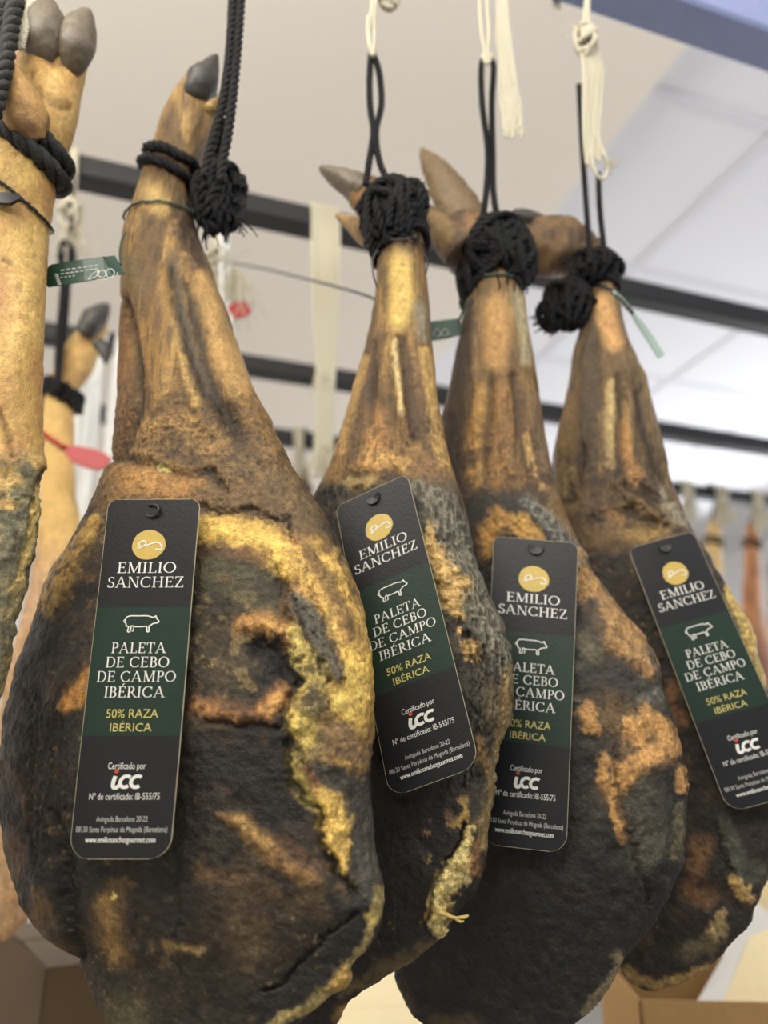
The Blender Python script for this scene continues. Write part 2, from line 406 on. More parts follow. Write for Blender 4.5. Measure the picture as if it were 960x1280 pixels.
# ------------------------------------------------------------------ the room
def rail_pt(a, b, z): return E1*a + E2*b + np.array([0, 0, z])
def boxmesh(mb, c, ax, ay, az, mi=0, bevel=0.0):
    c, ax, ay, az = [np.array(v, dtype=float) for v in (c, ax, ay, az)]
    if bevel:
        la, lb, lc = [np.linalg.norm(v) for v in (ax, ay, az)]
        ua, ub, uc = ax/la, ay/lb, az/lc; bv = min(bevel, la*.45, lb*.45, lc*.45); V = []
        for sx in (-1, 1):
            for sy in (-1, 1):
                for sz in (-1, 1):
                    V += [c+ua*sx*(la-bv)+ub*sy*(lb-bv)+uc*sz*lc, c+ua*sx*(la-bv)+ub*sy*lb+uc*sz*(lc-bv), c+ua*sx*la+ub*sy*(lb-bv)+uc*sz*(lc-bv)]
        import bmesh
        bm = bmesh.new(); [bm.verts.new(tuple(v)) for v in V]; r = bmesh.ops.convex_hull(bm, input=bm.verts[:])
        bm.verts.index_update(); bm.normal_update()
        VV = [tuple(v.co) for v in bm.verts]; FF = [tuple(v.index for v in f.verts) for f in bm.faces]; bm.free(); mb.add(VV, FF, mi); return
    V = [c+sx*ax+sy*ay+sz*az for sx in (-1, 1) for sy in (-1, 1) for sz in (-1, 1)]
    mb.add(V, [(0, 1, 3, 2), (4, 6, 7, 5), (0, 4, 5, 1), (2, 3, 7, 6), (0, 2, 6, 4), (1, 5, 7, 3)], mi)
def slab(name, a0, a1, b0, b1, z0, z1, m):
    mb = MB(); boxmesh(mb, rail_pt((a0+a1)/2, (b0+b1)/2, (z0+z1)/2), E1*(a1-a0)/2, E2*(b1-b0)/2, (0, 0, (z1-z0)/2))
    o = mb.build(name, m, smooth=False); o['kind'] = 'structure'; return o
AMIN, AMAX, BMIN, BMAX = -2.6, 4.2, -2.2, 6.5
ZL, ZH = 2.98, 3.04
e = atz(690, 270, ZL); EDGE = e@E1
slab('floor', AMIN, AMAX, BMIN, BMAX, -0.1, 0, M['floor'])
slab('ceiling', AMIN, EDGE, BMIN, BMAX, ZL, ZL+0.2, M['soffit'])
slab('ceiling.001', EDGE, AMAX, BMIN, BMAX, ZH, ZH+0.14, M['ceil'])
slab('wall_back', AMIN, AMAX, BMAX, BMAX+0.1, 0, ZH+0.14, M['wall'])
slab('wall_left', AMIN-0.1, AMIN, BMIN, BMAX, 0, ZH+0.14, M['wall'])
slab('wall_right', AMAX, AMAX+0.1, BMIN, BMAX, 0, ZH+0.14, M['wall'])
mb = MB()
for k in range(12):
    a = EDGE + 0.42 + 0.6*k
    if a < AMAX: boxmesh(mb, rail_pt(a, (BMIN+BMAX)/2, ZH-0.002), E1*0.011, E2*(BMAX-BMIN)/2, (0, 0, 0.004))
for k in range(14):
    b = BMIN + 0.35 + 0.6*k
    boxmesh(mb, rail_pt((EDGE+AMAX)/2, b, ZH-0.0025), E1*(AMAX-EDGE)/2, E2*0.011, (0, 0, 0.004))
o = mb.build('trim_1', M['seam'], smooth=False); o['kind'] = 'structure'

# ------------------------------------------------------------------ the rails the legs hang from
D0 = 0.585
BROW = D0*math.cos(THETA)                 # the first rail's distance along E2
def on_b(px, py, b):
    d = ray(px, py); return O + d*(b/(d@E2))
ZR = on_b(780, -18, BROW)[2]
def b_of(px, py): return atz(px, py, ZR)@E2
RAILS = [BROW, b_of(480, 299), b_of(480, 484), b_of(480, 564)]
print('rails', RAILS, 'ZR', ZR)
def hang_rail(b, z, label, m, h=0.024, a0=-2.6, a1=4.2):
    mb = MB(); boxmesh(mb, rail_pt((a0+a1)/2, b, z), E1*(a1-a0)/2, E2*h, (0, 0, h), bevel=0.004)
    o = mb.build('hanging_rail', m, smooth=False, origin=rail_pt((a0+a1)/2, b, z))
    tag(o, label, 'rail', 'steel rails of the hanging rack'); return o
hang_rail(BROW, ZR, 'blue grey square steel rail crossing the top right corner above the tagged hams', M['rail'], 0.027)
hang_rail(RAILS[1], ZR, 'thick black square steel rail right behind the tagged hams with white cords over it', M['rail_dark'], 0.021)
hang_rail(RAILS[2], ZR, 'dark steel rail seen halfway down the ham legs, second behind the tagged row', M['rail_dark'], 0.021)
hang_rail(RAILS[3], ZR, 'lowest and farthest thin dark steel rail, third behind the tagged row', M['rail_dark'], 0.021)

# ------------------------------------------------------------------ the five legs in front
GOLD = (150, 111, 50); LGOLD = (192, 152, 80); BROWN = (98, 72, 40); DARK = (70, 50, 34); YEL = (224, 176, 66); YEL2 = (222, 190, 104)
ORG = (190, 124, 62); MOULD = (112, 106, 96); BLACK = (40, 35, 30); GB = (104, 84, 60); OCH = (158, 116, 60); OLIVE = (98, 88, 66)

def wrinkle(p, ymin, ymax, scale, amp, seed, oct=3, fade=30, dark=0.35):  # dark: how strongly shade is painted into the wrinkle valleys
    n = ridged(p.P, np.array(scale)*1.5, seed, oct); k = sstep(ymin-fade, ymin+fade, p.y0)*(1-sstep(ymax-fade, ymax+fade, p.y0))
    p.d += k*amp*0.2*(n-0.4); p.mix(k*dark*(1-sstep(0.0, 0.45, n)), (58, 42, 28)); p.w = np.maximum(p.w, k*min(1.0, amp/0.0035))
def streaks_and_fold_shade(p, ymax, amt=0.5, seed=3, col=BROWN, sc=(130, 130, 22)):
    n = fbm(p.P, sc, seed, 4); k = (1-sstep(ymax-60, ymax+20, p.y0))
    p.mix(sstep(0.05, 0.5, n)*k*amt, col); p.mix(sstep(0.1, 0.5, -n)*k*amt*0.8, LGOLD)
    n2 = fbm(p.P, np.array(sc)*2.4, seed+50, 3); p.mix(sstep(0.2, 0.55, n2)*k*amt*0.8, DARK)
    p.d += k*0.0013*fbm(p.P, (160, 160, 26), seed+60, 3)
    n4 = ridged(p.P, (48, 48, 8), seed+97, 2); p.d += k*0.0022*(n4-0.3); p.mix(k*0.6*(1-sstep(-0.1, 0.35, n4)), (78, 56, 32))  # long folds, shade painted into their valleys
    n3 = fbm(p.P, (45, 45, 18), seed+90, 4); p.mix(sstep(0.0, 0.4, n3)*k*0.55, (92, 74, 46)); p.mix(sstep(0.15, 0.5, fbm(p.P, (420, 420, 60), seed+95, 2))*k*0.5, (70, 50, 30))

def paint_first(p):
    p.g[:] = 0.75
    streaks_and_fold_shade(p, 560, 0.55, 3)
    p.stroke([(190, 240, 14), (200, 255, 14)], (206, 166, 92), 0.8, 0.6)
    p.stroke([(165, 330, 14), (170, 360, 16)], (120, 104, 74), 0.8, 0.5)
    p.stroke([(226, 262, 14), (238, 290, 18), (244, 325, 12)], (64, 46, 32), 0.7, 0.9)
    p.stroke([(240, 240, 12), (232, 262, 12)], (84, 62, 42), 0.7, 0.7)
    p.ridge([(180, 290, 20), (192, 380, 22), (205, 460, 22), (200, 530, 22)], 0.004)
    p.ridge([(222, 400, 9), (232, 450, 9), (246, 500, 9), (262, 540, 8)], 0.0032)
    p.stroke([(225, 410, 6), (233, 455, 7), (247, 505, 7)], LGOLD, 0.7, 0.8)
    p.ridge([(245, 330, 10), (262, 390, 14), (288, 450, 16), (315, 520, 18), (340, 570, 18)], 0.004)
    p.stroke([(252, 350, 9), (272, 420, 14), (298, 480, 16)], (196, 150, 84), 0.7, 0.6)
    p.stroke([(216, 320, 8), (226, 395, 9), (244, 450, 10), (264, 500, 12), (292, 545, 14), (310, 580, 16)], GB, 0.6, 0.8)
    p.crease([(213, 335, 5), (226, 400, 5), (240, 450, 5), (254, 485, 6), (278, 512, 6), (300, 545, 6)], -0.0045)
    p.crease([(234, 355, 4), (241, 390, 4), (252, 430, 5), (268, 492, 5), (294, 535, 6)], -0.0038)
    p.stroke([(148, 400, 14), (150, 470, 14), (148, 540, 12), (138, 580, 10)], (128, 88, 50), 0.5, 0.75)
    p.crease([(156, 375, 3), (168, 428, 4), (173, 470, 4.5), (171, 510, 4.5), (158, 548, 4), (141, 574, 4)], -0.007, (44, 30, 20), 0.9)
    p.zone(505, 600, (124, 96, 56), 0.75, 0.6)
    p.stroke([(180, 540, 16), (230, 530, 18), (260, 555, 16)], (176, 132, 70), 0.8, 0.6)
    wrinkle(p, 510, 660, (170, 170, 130), 0.0045, 21, 3, 35, 0.5)
    wrinkle(p, 480, 640, (70, 70, 110), 0.003, 25, 2, 35, 0.3)
    p.mottle((66, 48, 32), 60, 0.05, 0.45, 0.8, 540, 660, 1)
    p.crease([(150, 572, 4), (195, 584, 4), (228, 596, 4), (262, 592, 4), (285, 610, 4)], -0.004, op=0.8)
    p.stroke([(165, 600, 22), (200, 605, 20), (240, 612, 18)], (178, 128, 62), 0.7, 0.75)
    p.stroke([(197, 582, 4), (206, 586, 3)], (206, 196, 120), 0.5, 0.9)
    # below the hock: mould with fat round the rim
    low = sstep(625, 655, p.y)
    p.mix(low, (56, 46, 35), 0.4)
    p.mottle((36, 30, 24), 34, -0.15, 0.35, 0.85, 640, 1400, 2)
    p.mottle((92, 74, 50), 46, 0.12, 0.5, 0.7, 640, 1400, 3)
    p.mottle((118, 94, 58), 110, 0.25, 0.55, 0.6, 640, 1400, 4)
    p.mottle((24, 20, 17), 120, 0.15, 0.45, 0.7, 660, 1400, 15)
    # olive grey meat above the arch
    p.stroke([(252, 712, 24), (285, 722, 30), (330, 735, 28), (345, 765, 16)], (92, 84, 60), 0.6, 0.85, 0.4)
    p.stroke([(255, 790, 28), (290, 815, 34), (285, 860, 26)], (82, 68, 48), 0.7, 0.8, 0.4)
    p.mottle((140, 116, 74), 140, 0.15, 0.42, 0.8, 745, 875, 8, mask=((p.x > 240)*(p.x < 335))*1.0)
    p.stroke([(335, 740, 16), (352, 750, 14)], (52, 45, 36), 0.8, 0.7)
    # brown hide over the shoulder, then the fat
    p.stroke([(352, 618, 28), (378, 650, 26), (394, 684, 18), (412, 716, 12)], (112, 88, 56), 0.6, 0.9, 0.6)
    p.stroke([(250, 622, 14), (320, 626, 16)], (116, 88, 54), 0.7, 0.85)
    p.crease([(250, 637, 3.5), (285, 642, 3.5), (315, 637, 3.5), (340, 650, 3.5), (360, 650, 3), (372, 680, 3)], -0.005)
    base = [(372, 690, 24), (392, 730, 32), (410, 780, 38), (424, 840, 46), (425, 900, 48), (420, 945, 36)]
    p.stroke(base, (158, 118, 62), 0.35, 0.95, 0.6); p.ridge(base, 0.006)
    rimk = [(252, 664, 19), (290, 664, 19), (322, 668, 19), (346, 690, 22), (356, 712, 14)]
    p.stroke(rimk, (206, 160, 66), 0.5, 1.0, 0.6); p.ridge(rimk, 0.003)
    p.stroke([(258, 668, 10), (285, 672, 11), (312, 672, 10), (338, 688, 15), (350, 704, 11)], (232, 186, 78), 0.8, 0.8)
    p.mottle((140, 104, 50), 110, 0.1, 0.45, 0.8, 640, 720, 5, mask=(p.x < 365)*1.0)
    p.stroke([(255, 688, 9), (285, 690, 8), (305, 688, 7)], (104, 78, 54), 0.8, 0.85)
    p.stroke([(306, 690, 9), (328, 700, 10)], (136, 98, 54), 0.8, 0.7)
    p.stroke([(398, 688, 14), (416, 720, 18), (432, 765, 18), (444, 800, 14)], (206, 158, 70), 0.7, 0.85)
    p.stroke([(410, 700, 7), (428, 740, 9), (442, 785, 8)], (228, 180, 76), 0.8, 0.8)
    p.stroke([(362, 690, 8), (380, 722, 10), (396, 755, 10), (412, 790, 10), (424, 815, 12)], (218, 170, 76), 0.7, 0.9)
    p.stroke([(388, 692, 8), (404, 722, 9), (420, 756, 9), (432, 790, 7)], (128, 100, 62), 0.9, 0.75)
    p.mottle((126, 94, 52), 120, 0.1, 0.45, 0.8, 640, 830, 6, mask=(p.x > 350)*1.0)
    p.stroke([(436, 830, 22), (440, 865, 24), (430, 888, 28), (444, 905, 14)], (230, 182, 70), 0.6, 0.95)
    p.stroke([(438, 850, 14), (430, 880, 16)], (244, 204, 96), 0.9, 0.6)
    p.mottle((160, 118, 48), 150, 0.25, 0.5, 0.6, 800, 930, 16, mask=(p.x > 405)*1.0)
    gs = [(372, 750, 9), (386, 778, 14), (401, 808, 15), (412, 835, 12), (419, 852, 6)]
    p.stroke(gs, (104, 97, 88), 0.5, 0.95, 0.7); p.ridge(gs, 0.003)
    p.crease([(366, 745, 3), (378, 785, 3), (394, 822, 3), (410, 855, 3)], -0.004, op=0.5)
    p.crease([(386, 738, 2.5), (402, 775, 2.5), (420, 825, 2.5), (424, 858, 2)], -0.003, op=0.4)
    p.crease([(380, 765, 2), (398, 800, 2), (410, 838, 2)], -0.002, (70, 64, 58), op=0.4)
    b = [(364, 792, 9), (372, 815, 14), (384, 835, 18), (390, 858, 20), (386, 885, 20), (378, 905, 18)]
    p.stroke(b, (184, 156, 78), 0.5, 1.0, 0.55); p.ridge(b, 0.003)
    p.stroke([(362, 796, 7), (367, 820, 8), (374, 842, 7)], (214, 190, 96), 0.6, 0.9)
    p.mottle((84, 70, 44), 170, 0.02, 0.35, 0.9, 785, 905, 7, mask=((p.x > 368)*(p.x < 412))*1.0)
    p.stroke([(392, 868, 10), (402, 888, 9)], (96, 82, 66), 0.9, 0.8)
    p.stroke([(366, 892, 9), (378, 915, 14), (392, 938, 14)], (214, 180, 84), 0.6, 0.95, 0.55)
    p.stroke([(415, 905, 10), (430, 918, 15), (442, 945, 13), (420, 938, 10)], (134, 104, 74), 0.9, 0.9)
    p.stroke([(402, 925, 9), (392, 955, 10), (404, 958, 9)], (130, 108, 80), 0.9, 0.8)
    p.stroke([(424, 955, 9), (440, 965, 9)], (206, 158, 70), 0.8, 0.8)
    i_ = [(392, 965, 8), (410, 970, 13), (428, 980, 19), (444, 1000, 20), (453, 1035, 20), (457, 1075, 22), (460, 1108, 22)]
    p.stroke(i_, (82, 75, 66), 0.5, 1.0, 0.6)
    p.mottle((58, 52, 46), 130, 0.05, 0.4, 0.7, 945, 1120, 17, mask=(p.x > 398)*1.0)
    p.stroke([(364, 945, 7), (371, 970, 8), (382, 992, 11), (396, 1004, 12)], (204, 176, 82), 0.55, 1.0, 0.55)
    p.stroke([(378, 960, 5), (392, 980, 6), (404, 990, 6)], (176, 118, 62), 0.8, 0.7)
    j_ = [(404, 992, 11), (416, 1006, 18), (421, 1032, 20), (422, 1055, 15), (426, 1075, 8), (429, 1092, 5)]
    p.stroke(j_, (222, 176, 74), 0.45, 1.0, 0.55); p.ridge(j_, 0.002)
    p.crease([(345, 712, 5), (356, 745, 6), (361, 785, 5)], -0.005, op=0.4)
    p.crease([(372, 855, 5), (358, 880, 6), (362, 920, 6), (361, 945, 5), (368, 978, 5), (386, 1005, 6), (402, 1014, 6), (404, 1048, 6), (418, 1090, 6), (442, 1120, 6)], -0.007)
    ak = [(304, 782, 9), (334, 780, 15), (350, 794, 12), (358, 812, 8)]
    p.stroke(ak, (182, 130, 62), 0.9, 0.95, 0.5); p.stroke([(334, 784, 10), (346, 790, 8)], (212, 156, 76), 0.9, 0.8); p.ridge(ak, 0.0025)
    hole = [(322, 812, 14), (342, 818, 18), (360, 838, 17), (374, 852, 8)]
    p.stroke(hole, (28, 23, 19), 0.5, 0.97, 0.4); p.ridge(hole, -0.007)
    lk = [(246, 880, 11), (266, 890, 16), (292, 894, 14), (310, 895, 9), (330, 888, 13), (346, 874, 14), (353, 860, 9)]
    p.stroke(lk, (160, 108, 56), 0.9, 0.95, 0.5); p.stroke([(252, 886, 7), (270, 896, 9), (295, 900, 6)], (186, 128, 64), 0.9, 0.8); p.stroke([(334, 888, 8), (348, 872, 9)], (206, 150, 76), 0.8, 0.9); p.ridge(lk, 0.002)
    p.crease([(258, 905, 4), (300, 910, 5), (335, 906, 5), (350, 910, 4)], -0.005, op=0.8)
    p.stroke([(290, 960, 60), (330, 990, 50)], (38, 32, 27), 0.6, 0.8, 0.45)
    p.mottle((86, 58, 40), 120, 0.3, 0.5, 0.6, 905, 1040, 18)
    qk = [(282, 1020, 6), (300, 1030, 10), (318, 1048, 13), (340, 1066, 12), (362, 1085, 11), (392, 1105, 10)]
    p.stroke(qk, (152, 112, 58), 0.8, 0.9, 0.5); p.ridge(qk, 0.002); p.stroke([(300, 1028, 5), (320, 1046, 6), (336, 1060, 6)], (184, 142, 74), 0.8, 0.8)
    p.stroke([(350, 1050, 6), (380, 1072, 7), (402, 1085, 6)], (112, 76, 50), 0.9, 0.7)
    p.stroke([(252, 1090, 9), (288, 1098, 11), (330, 1110, 13), (342, 1118, 9)], (122, 90, 54), 0.9, 0.75)
    p.stroke([(365, 1135, 16), (390, 1120, 14), (400, 1140, 12)], (98, 76, 48), 0.9, 0.7)
    p.stroke([(300, 1160, 60), (330, 1190, 60)], (78, 63, 46), 0.8, 0.6, 0.4)
    p.stroke([(300, 1150, 20), (310, 1178, 22)], (122, 96, 66), 0.9, 0.6)
    p.stroke([(150, 1105, 9), (136, 1130, 16), (134, 1165, 18), (148, 1195, 18)], (128, 97, 52), 0.8, 0.8)
    p.stroke([(132, 1128, 10), (145, 1175, 9), (145, 1200, 8)], (164, 124, 64), 0.8, 0.75)
    p.stroke([(141, 1122, 2.2), (146, 1112, 2.4)], (220, 184, 96), 0.4, 1.0, 0.9)
    p.stroke([(225, 1185, 6), (250, 1188, 6), (208, 1184, 7)], (160, 126, 70), 0.8, 0.85)
    p.crease([(222, 1075, 2.5), (224, 1140, 2.5), (223, 1220, 2.5)], -0.0015, op=0.5)
    p.stroke([(54, 1128, 15), (50, 1165, 13), (75, 1190, 11)], (126, 94, 52), 0.9, 0.8)
    p.stroke([(14, 1050, 13), (22, 1090, 11)], (120, 90, 52), 0.8, 0.75)
    p.stroke([(8, 960, 8), (25, 1000, 9)], (104, 74, 46), 0.8, 0.7)
    p.stroke([(155, 1272, 26)], (118, 108, 74), 0.8, 0.7)
    for cx_ in range(6):
        p.crease([(30+cx_*9, 860+cx_*6, 3), (40+cx_*8, 940, 3.5), (36+cx_*9, 1020, 3.5), (50+cx_*9, 1100, 3)], -0.002, (28, 23, 19), 0.5)
    p.crease([(101, 1198, 7), (94, 1150, 8), (84, 1090, 8), (70, 1020, 7)], -0.007, (24, 20, 16), 0.7)
    p.ridge([(60, 1100, 22), (78, 1165, 18)], 0.005)
    # left edge fat
    lf = [(122, 652, 10), (106, 675, 13), (88, 702, 18), (72, 735, 17), (62, 762, 9)]
    p.stroke(lf, (186, 146, 66), 0.4, 0.95, 0.55); p.ridge(lf, 0.003)
    p.mottle((104, 76, 40), 110, 0.1, 0.4, 0.85, 640, 770, 9, mask=(p.x < 135)*1.0)
    p.stroke([(118, 690, 9), (112, 710, 10)], (70, 54, 36), 0.7, 0.8)
    p.stroke([(114, 842, 9), (108, 862, 14), (92, 872, 12), (80, 886, 8)], (186, 128, 36), 0.6, 0.9)
    p.stroke([(60, 810, 36)], (44, 38, 30), 0.7, 0.7)
    # flap edge and black band lower right
    p.stroke([(452, 1140, 20), (430, 1180, 26), (392, 1222, 28), (345, 1262, 28)], (44, 42, 40), 0.3, 0.9, 0.35)
    p.crease([(446, 1138, 4), (405, 1172, 4), (355, 1226, 4), (332, 1242, 3)], -0.005)
    p.stroke([(474, 1112, 9), (472, 1142, 8), (462, 1165, 7), (440, 1200, 7), (424, 1226, 10), (402, 1246, 9), (372, 1264, 8), (335, 1284, 8)], (170, 146, 88), 0.5, 0.95)
    p.ridge([(424, 1220, 12), (418, 1232, 12)], 0.006)
    p.stroke([(424, 1216, 9), (416, 1232, 9)], (188, 146, 66), 0.5, 0.9)
    p.stroke([(463, 1144, 6), (466, 1150, 5)], (200, 166, 80), 0.5, 0.9)
    p.mottle((140, 114, 74), 300, .5, .66, .55, 690, 1400, 30, 2, mask=sstep(-.1, .3, fbm(p.P, 28, 77, 2)))
    wrinkle(p, 700, 1400, (120, 120, 70), 0.0022, 33, 3, 40, 0.25)
    p.d += sstep(650, 700, p.y0)*(0.0030*fbm(p.P, 45, 41, 4) + 0.0006*fbm(p.P, 260, 42, 3))

FIRST = dict(rows=[(84, 244, 260), (90, 237, 263), (97, 231, 266), (112, 219, 270), (130, 209, 272), (150, 201, 270), (180, 192, 262), (205, 182, 252), (225, 176, 243), (245, 169, 238), (270, 160, 241), (300, 155, 250), (350, 152, 266), (400, 149, 285), (450, 149, 301), (500, 147, 321), (540, 143, 340), (575, 136, 358), (600, 125, 376), (640, 108, 404), (680, 86, 424), (720, 64, 440), (780, 40, 454), (830, 21, 460), (900, 3, 463), (980, -4, 461), (1050, 1, 468), (1100, 14, 478), (1130, 26, 482), (1160, 50, 474), (1185, 80, 460), (1198, 99, 444), (1220, 108, 432), (1250, 118, 405), (1280, 132, 372), (1300, 160, 330), (1312, 200, 290)],
  D=0.544, xref=250, yaw=18,
  front=[(84, .9), (250, .95), (400, .8), (560, .5), (700, .40), (900, .36), (1100, .28), (1250, .16), (1312, .12)],
  back=[(84, .9), (350, .8), (560, .45), (700, .3), (1000, .24), (1200, .14), (1312, .1)])

def paint_second(p):
    p.g[:] = 0.7
    p.c[:] = lin((138, 102, 50))
    streaks_and_fold_shade(p, 560, 0.55, 5)
    p.stroke([(500, 330, 14), (503, 370, 16), (498, 400, 12)], (206, 168, 80), 0.7, 0.8)
    p.stroke([(524, 385, 9), (530, 420, 8)], (150, 140, 122), 0.8, 0.6)
    p.stroke([(476, 420, 8), (466, 470, 9), (452, 530, 10), (440, 570, 9)], (88, 64, 42), 0.7, 0.75)
    p.stroke([(455, 450, 6), (440, 505, 7), (425, 560, 8)], (176, 136, 74), 0.7, 0.7)
    p.stroke([(470, 520, 12), (470, 560, 14), (462, 580, 12)], (180, 128, 66), 0.7, 0.6)
    p.ridge([(494, 420, 6), (497, 470, 6), (500, 510, 6), (512, 545, 7)], 0.003)
    p.stroke([(494, 428, 3.5), (497, 475, 4), (502, 520, 4)], (206, 176, 124), 0.7, 0.8)
    p.crease([(505, 425, 4), (508, 465, 5), (515, 515, 6), (524, 545, 6)], -0.0035)
    p.stroke([(508, 440, 7), (512, 490, 9), (520, 535, 10)], (92, 66, 42), 0.7, 0.8)
    p.stroke([(530, 440, 6), (540, 500, 7), (550, 560, 8), (566, 605, 8)], (196, 154, 84), 0.7, 0.8)
    p.ridge([(532, 440, 8), (542, 510, 9)], 0.002)
    p.stroke([(520, 450, 4), (530, 520, 5), (540, 570, 6)], (110, 82, 52), 0.7, 0.6)
    p.crease([(468, 430, 3), (464, 480, 4), (462, 530, 4)], -0.0025, op=0.5)
    p.stroke([(465, 572, 12), (490, 575, 10), (505, 582, 9)], (196, 148, 76), 0.7, 0.7)
    p.stroke([(540, 590, 16), (560, 610, 12)], (140, 102, 66), 0.7, 0.7)
    wrinkle(p, 520, 600, (150, 150, 90), 0.003, 81, 3, 25, 0.5)
    # below the hock
    edge = p.y - (600 + np.where(p.x > 510, (p.x-510)*0.75, (510-p.x)*0.08))
    p.mix(sstep(-14, 8, edge), (56, 48, 40), 0.45)
    p.mottle((36, 31, 27), 40, -0.2, 0.3, 0.85, 600, 1400, 2)
    p.mottle((100, 88, 70), 70, 0.15, 0.45, 0.6, 600, 1400, 3)
    p.stroke([(438, 604, 9), (462, 601, 10), (478, 604, 6)], (156, 128, 78), 0.5, 0.85)
    p.crease([(436, 612, 3), (460, 611, 3), (484, 600, 5), (492, 592, 6)], -0.004)
    p.crease([(430, 596, 4), (460, 590, 4)], -0.003, op=0.6)
    grey = [(525, 612, 12), (550, 632, 22), (566, 665, 24), (578, 700, 22), (592, 735, 22), (608, 775, 20), (622, 810, 14), (630, 850, 10)]
    p.stroke(grey, (138, 128, 112), 0.5, 0.8, 0.6)
    n = ridged(p.P, (300, 300, 120), 61, 3); k = 1-sstep(0.6, 1.3, p.dist(grey))
    p.d += k*0.0017*(n-0.4); p.mix(k*0.6*(1-sstep(0.0, 0.5, n)), (44, 38, 32)); p.mix(k*0.3*sstep(0.6, 0.95, n), (186, 176, 156))
    left = [(395, 640, 20), (425, 615, 18)]
    n = ridged(p.P, (240, 240, 90), 62, 3); k = 1-sstep(0.6, 1.3, p.dist(left)); p.d += k*0.003*(n-0.4); p.mix(k*0.4*sstep(0.6, 0.95, n), (130, 118, 92))
    bumps = [(538, 678, 10), (544, 695, 13), (553, 712, 14), (572, 734, 15), (560, 728, 12), (570, 755, 9), (576, 768, 7), (588, 810, 9), (592, 818, 7), (556, 745, 9)]
    for bx, by, bw in bumps:
        p.stroke([(bx, by, bw)], (202, 158, 88), 0.5, 0.9, 0.5); p.ridge([(bx, by, bw*0.8)], 0.0035)
    bk = 1-sstep(0.7, 1.4, p.dist([(535, 670, 16), (556, 715, 20), (575, 765, 14), (590, 820, 12)]))
    p.mottle((206, 166, 100), 170, 0.0, 0.3, 0.9, 600, 900, 11, mask=bk)
    p.d += bk*0.003*fbm(p.P, 200, 63, 2)
    p.stroke([(592, 855, 24), (604, 900, 22), (600, 950, 20), (590, 1000, 20)], (84, 76, 64), 0.6, 0.8, 0.55)
    for k in range(5):
        x0 = 586+k*10
        p.crease([(x0, 790+k*9, 3), (x0+6, 850+k*5, 3.5), (x0+3, 910, 3.5), (x0-8, 980, 3)], -0.0035, (36, 30, 26), 0.6)
    p.stroke([(634, 840, 7), (632, 890, 8), (624, 945, 8), (614, 1000, 7), (604, 1060, 7)], (168, 138, 88), 0.7, 0.8)
    p.stroke([(618, 855, 9), (612, 895, 8)], (126, 106, 76), 0.7, 0.6)
    p.stroke([(580, 1000, 6), (584, 1020, 6), (574, 1030, 5)], (196, 156, 80), 0.6, 0.8)
    p.stroke([(602, 928, 6), (612, 960, 5)], (176, 134, 76), 0.7, 0.7)
    p.mix((1-sstep(545, 575, p.x-0.0*(p.y)))*sstep(960, 1020, p.y)*0.85, (30, 27, 25), 0.4)
    fat = [(592, 1035, 5), (585, 1055, 8), (578, 1075, 13), (567, 1093, 18), (552, 1110, 14), (544, 1128, 11), (548, 1150, 12), (549, 1165, 7)]
    p.stroke(fat, (226, 198, 128), 0.3, 1.0, 0.55); p.ridge(fat, 0.005)
    p.mottle((176, 132, 66), 150, 0.15, 0.45, 0.7, 1020, 1175, 12, mask=(p.x > 525)*1.0)
    p.stroke([(572, 1132, 7), (580, 1124, 5)], (46, 38, 30), 0.5, 0.9)
    p.crease([(584, 1030, 3), (570, 1060, 3), (556, 1080, 3), (540, 1105, 4), (536, 1150, 4)], -0.005)
    p.stroke([(596, 1060, 8), (592, 1085, 9)], (150, 104, 60), 0.6, 0.8)
    p.stroke([(540, 1185, 12), (515, 1200, 12), (490, 1205, 10), (460, 1225, 9), (430, 1240, 8)], (116, 96, 64), 0.6, 0.8)
    p.stroke([(430, 1262, 9), (425, 1280, 9)], (160, 122, 62), 0.6, 0.8)
    p.mottle((140, 114, 74), 300, .5, .66, .55, 690, 1400, 30, 2, mask=sstep(-.1, .3, fbm(p.P, 28, 77, 2)))
    wrinkle(p, 640, 1400, (130, 130, 50), 0.0024, 35, 3, 40, 0.3)
    p.d += sstep(640, 700, p.y0)*(0.0035*fbm(p.P, 50, 43, 4) + 0.0006*fbm(p.P, 220, 44, 3))
SECOND = dict(rows=[(262, 478, 520), (275, 474, 526), (300, 474, 530), (335, 473, 531), (380, 467, 536), (400, 464, 537), (450, 452, 540), (500, 437, 546), (550, 423, 556), (580, 412, 564), (600, 402, 570), (620, 392, 577), (640, 386, 583), (670, 382, 588), (690, 382, 590), (705, 383, 594), (720, 384, 602), (750, 386, 617), (775, 388, 629), (800, 390, 636), (830, 392, 640), (870, 394, 641), (900, 395, 639), (950, 396, 627), (980, 396, 621), (1010, 396, 615), (1040, 394, 609), (1080, 392, 604), (1110, 390, 596), (1130, 388, 580), (1160, 384, 560), (1180, 382, 543), (1200, 380, 522), (1210, 378, 500), (1230, 374, 470), (1252, 370, 437), (1280, 368, 420), (1300, 372, 408), (1315, 378, 398)],
  D=0.592, xref=520, yaw=24,
  front=[(262, .9), (400, .85), (560, .6), (700, .55), (900, .5), (1100, .36), (1200, .28), (1315, .2)],
  back=[(262, .9), (400, .8), (600, .4), (900, .3), (1200, .2), (1315, .2)])

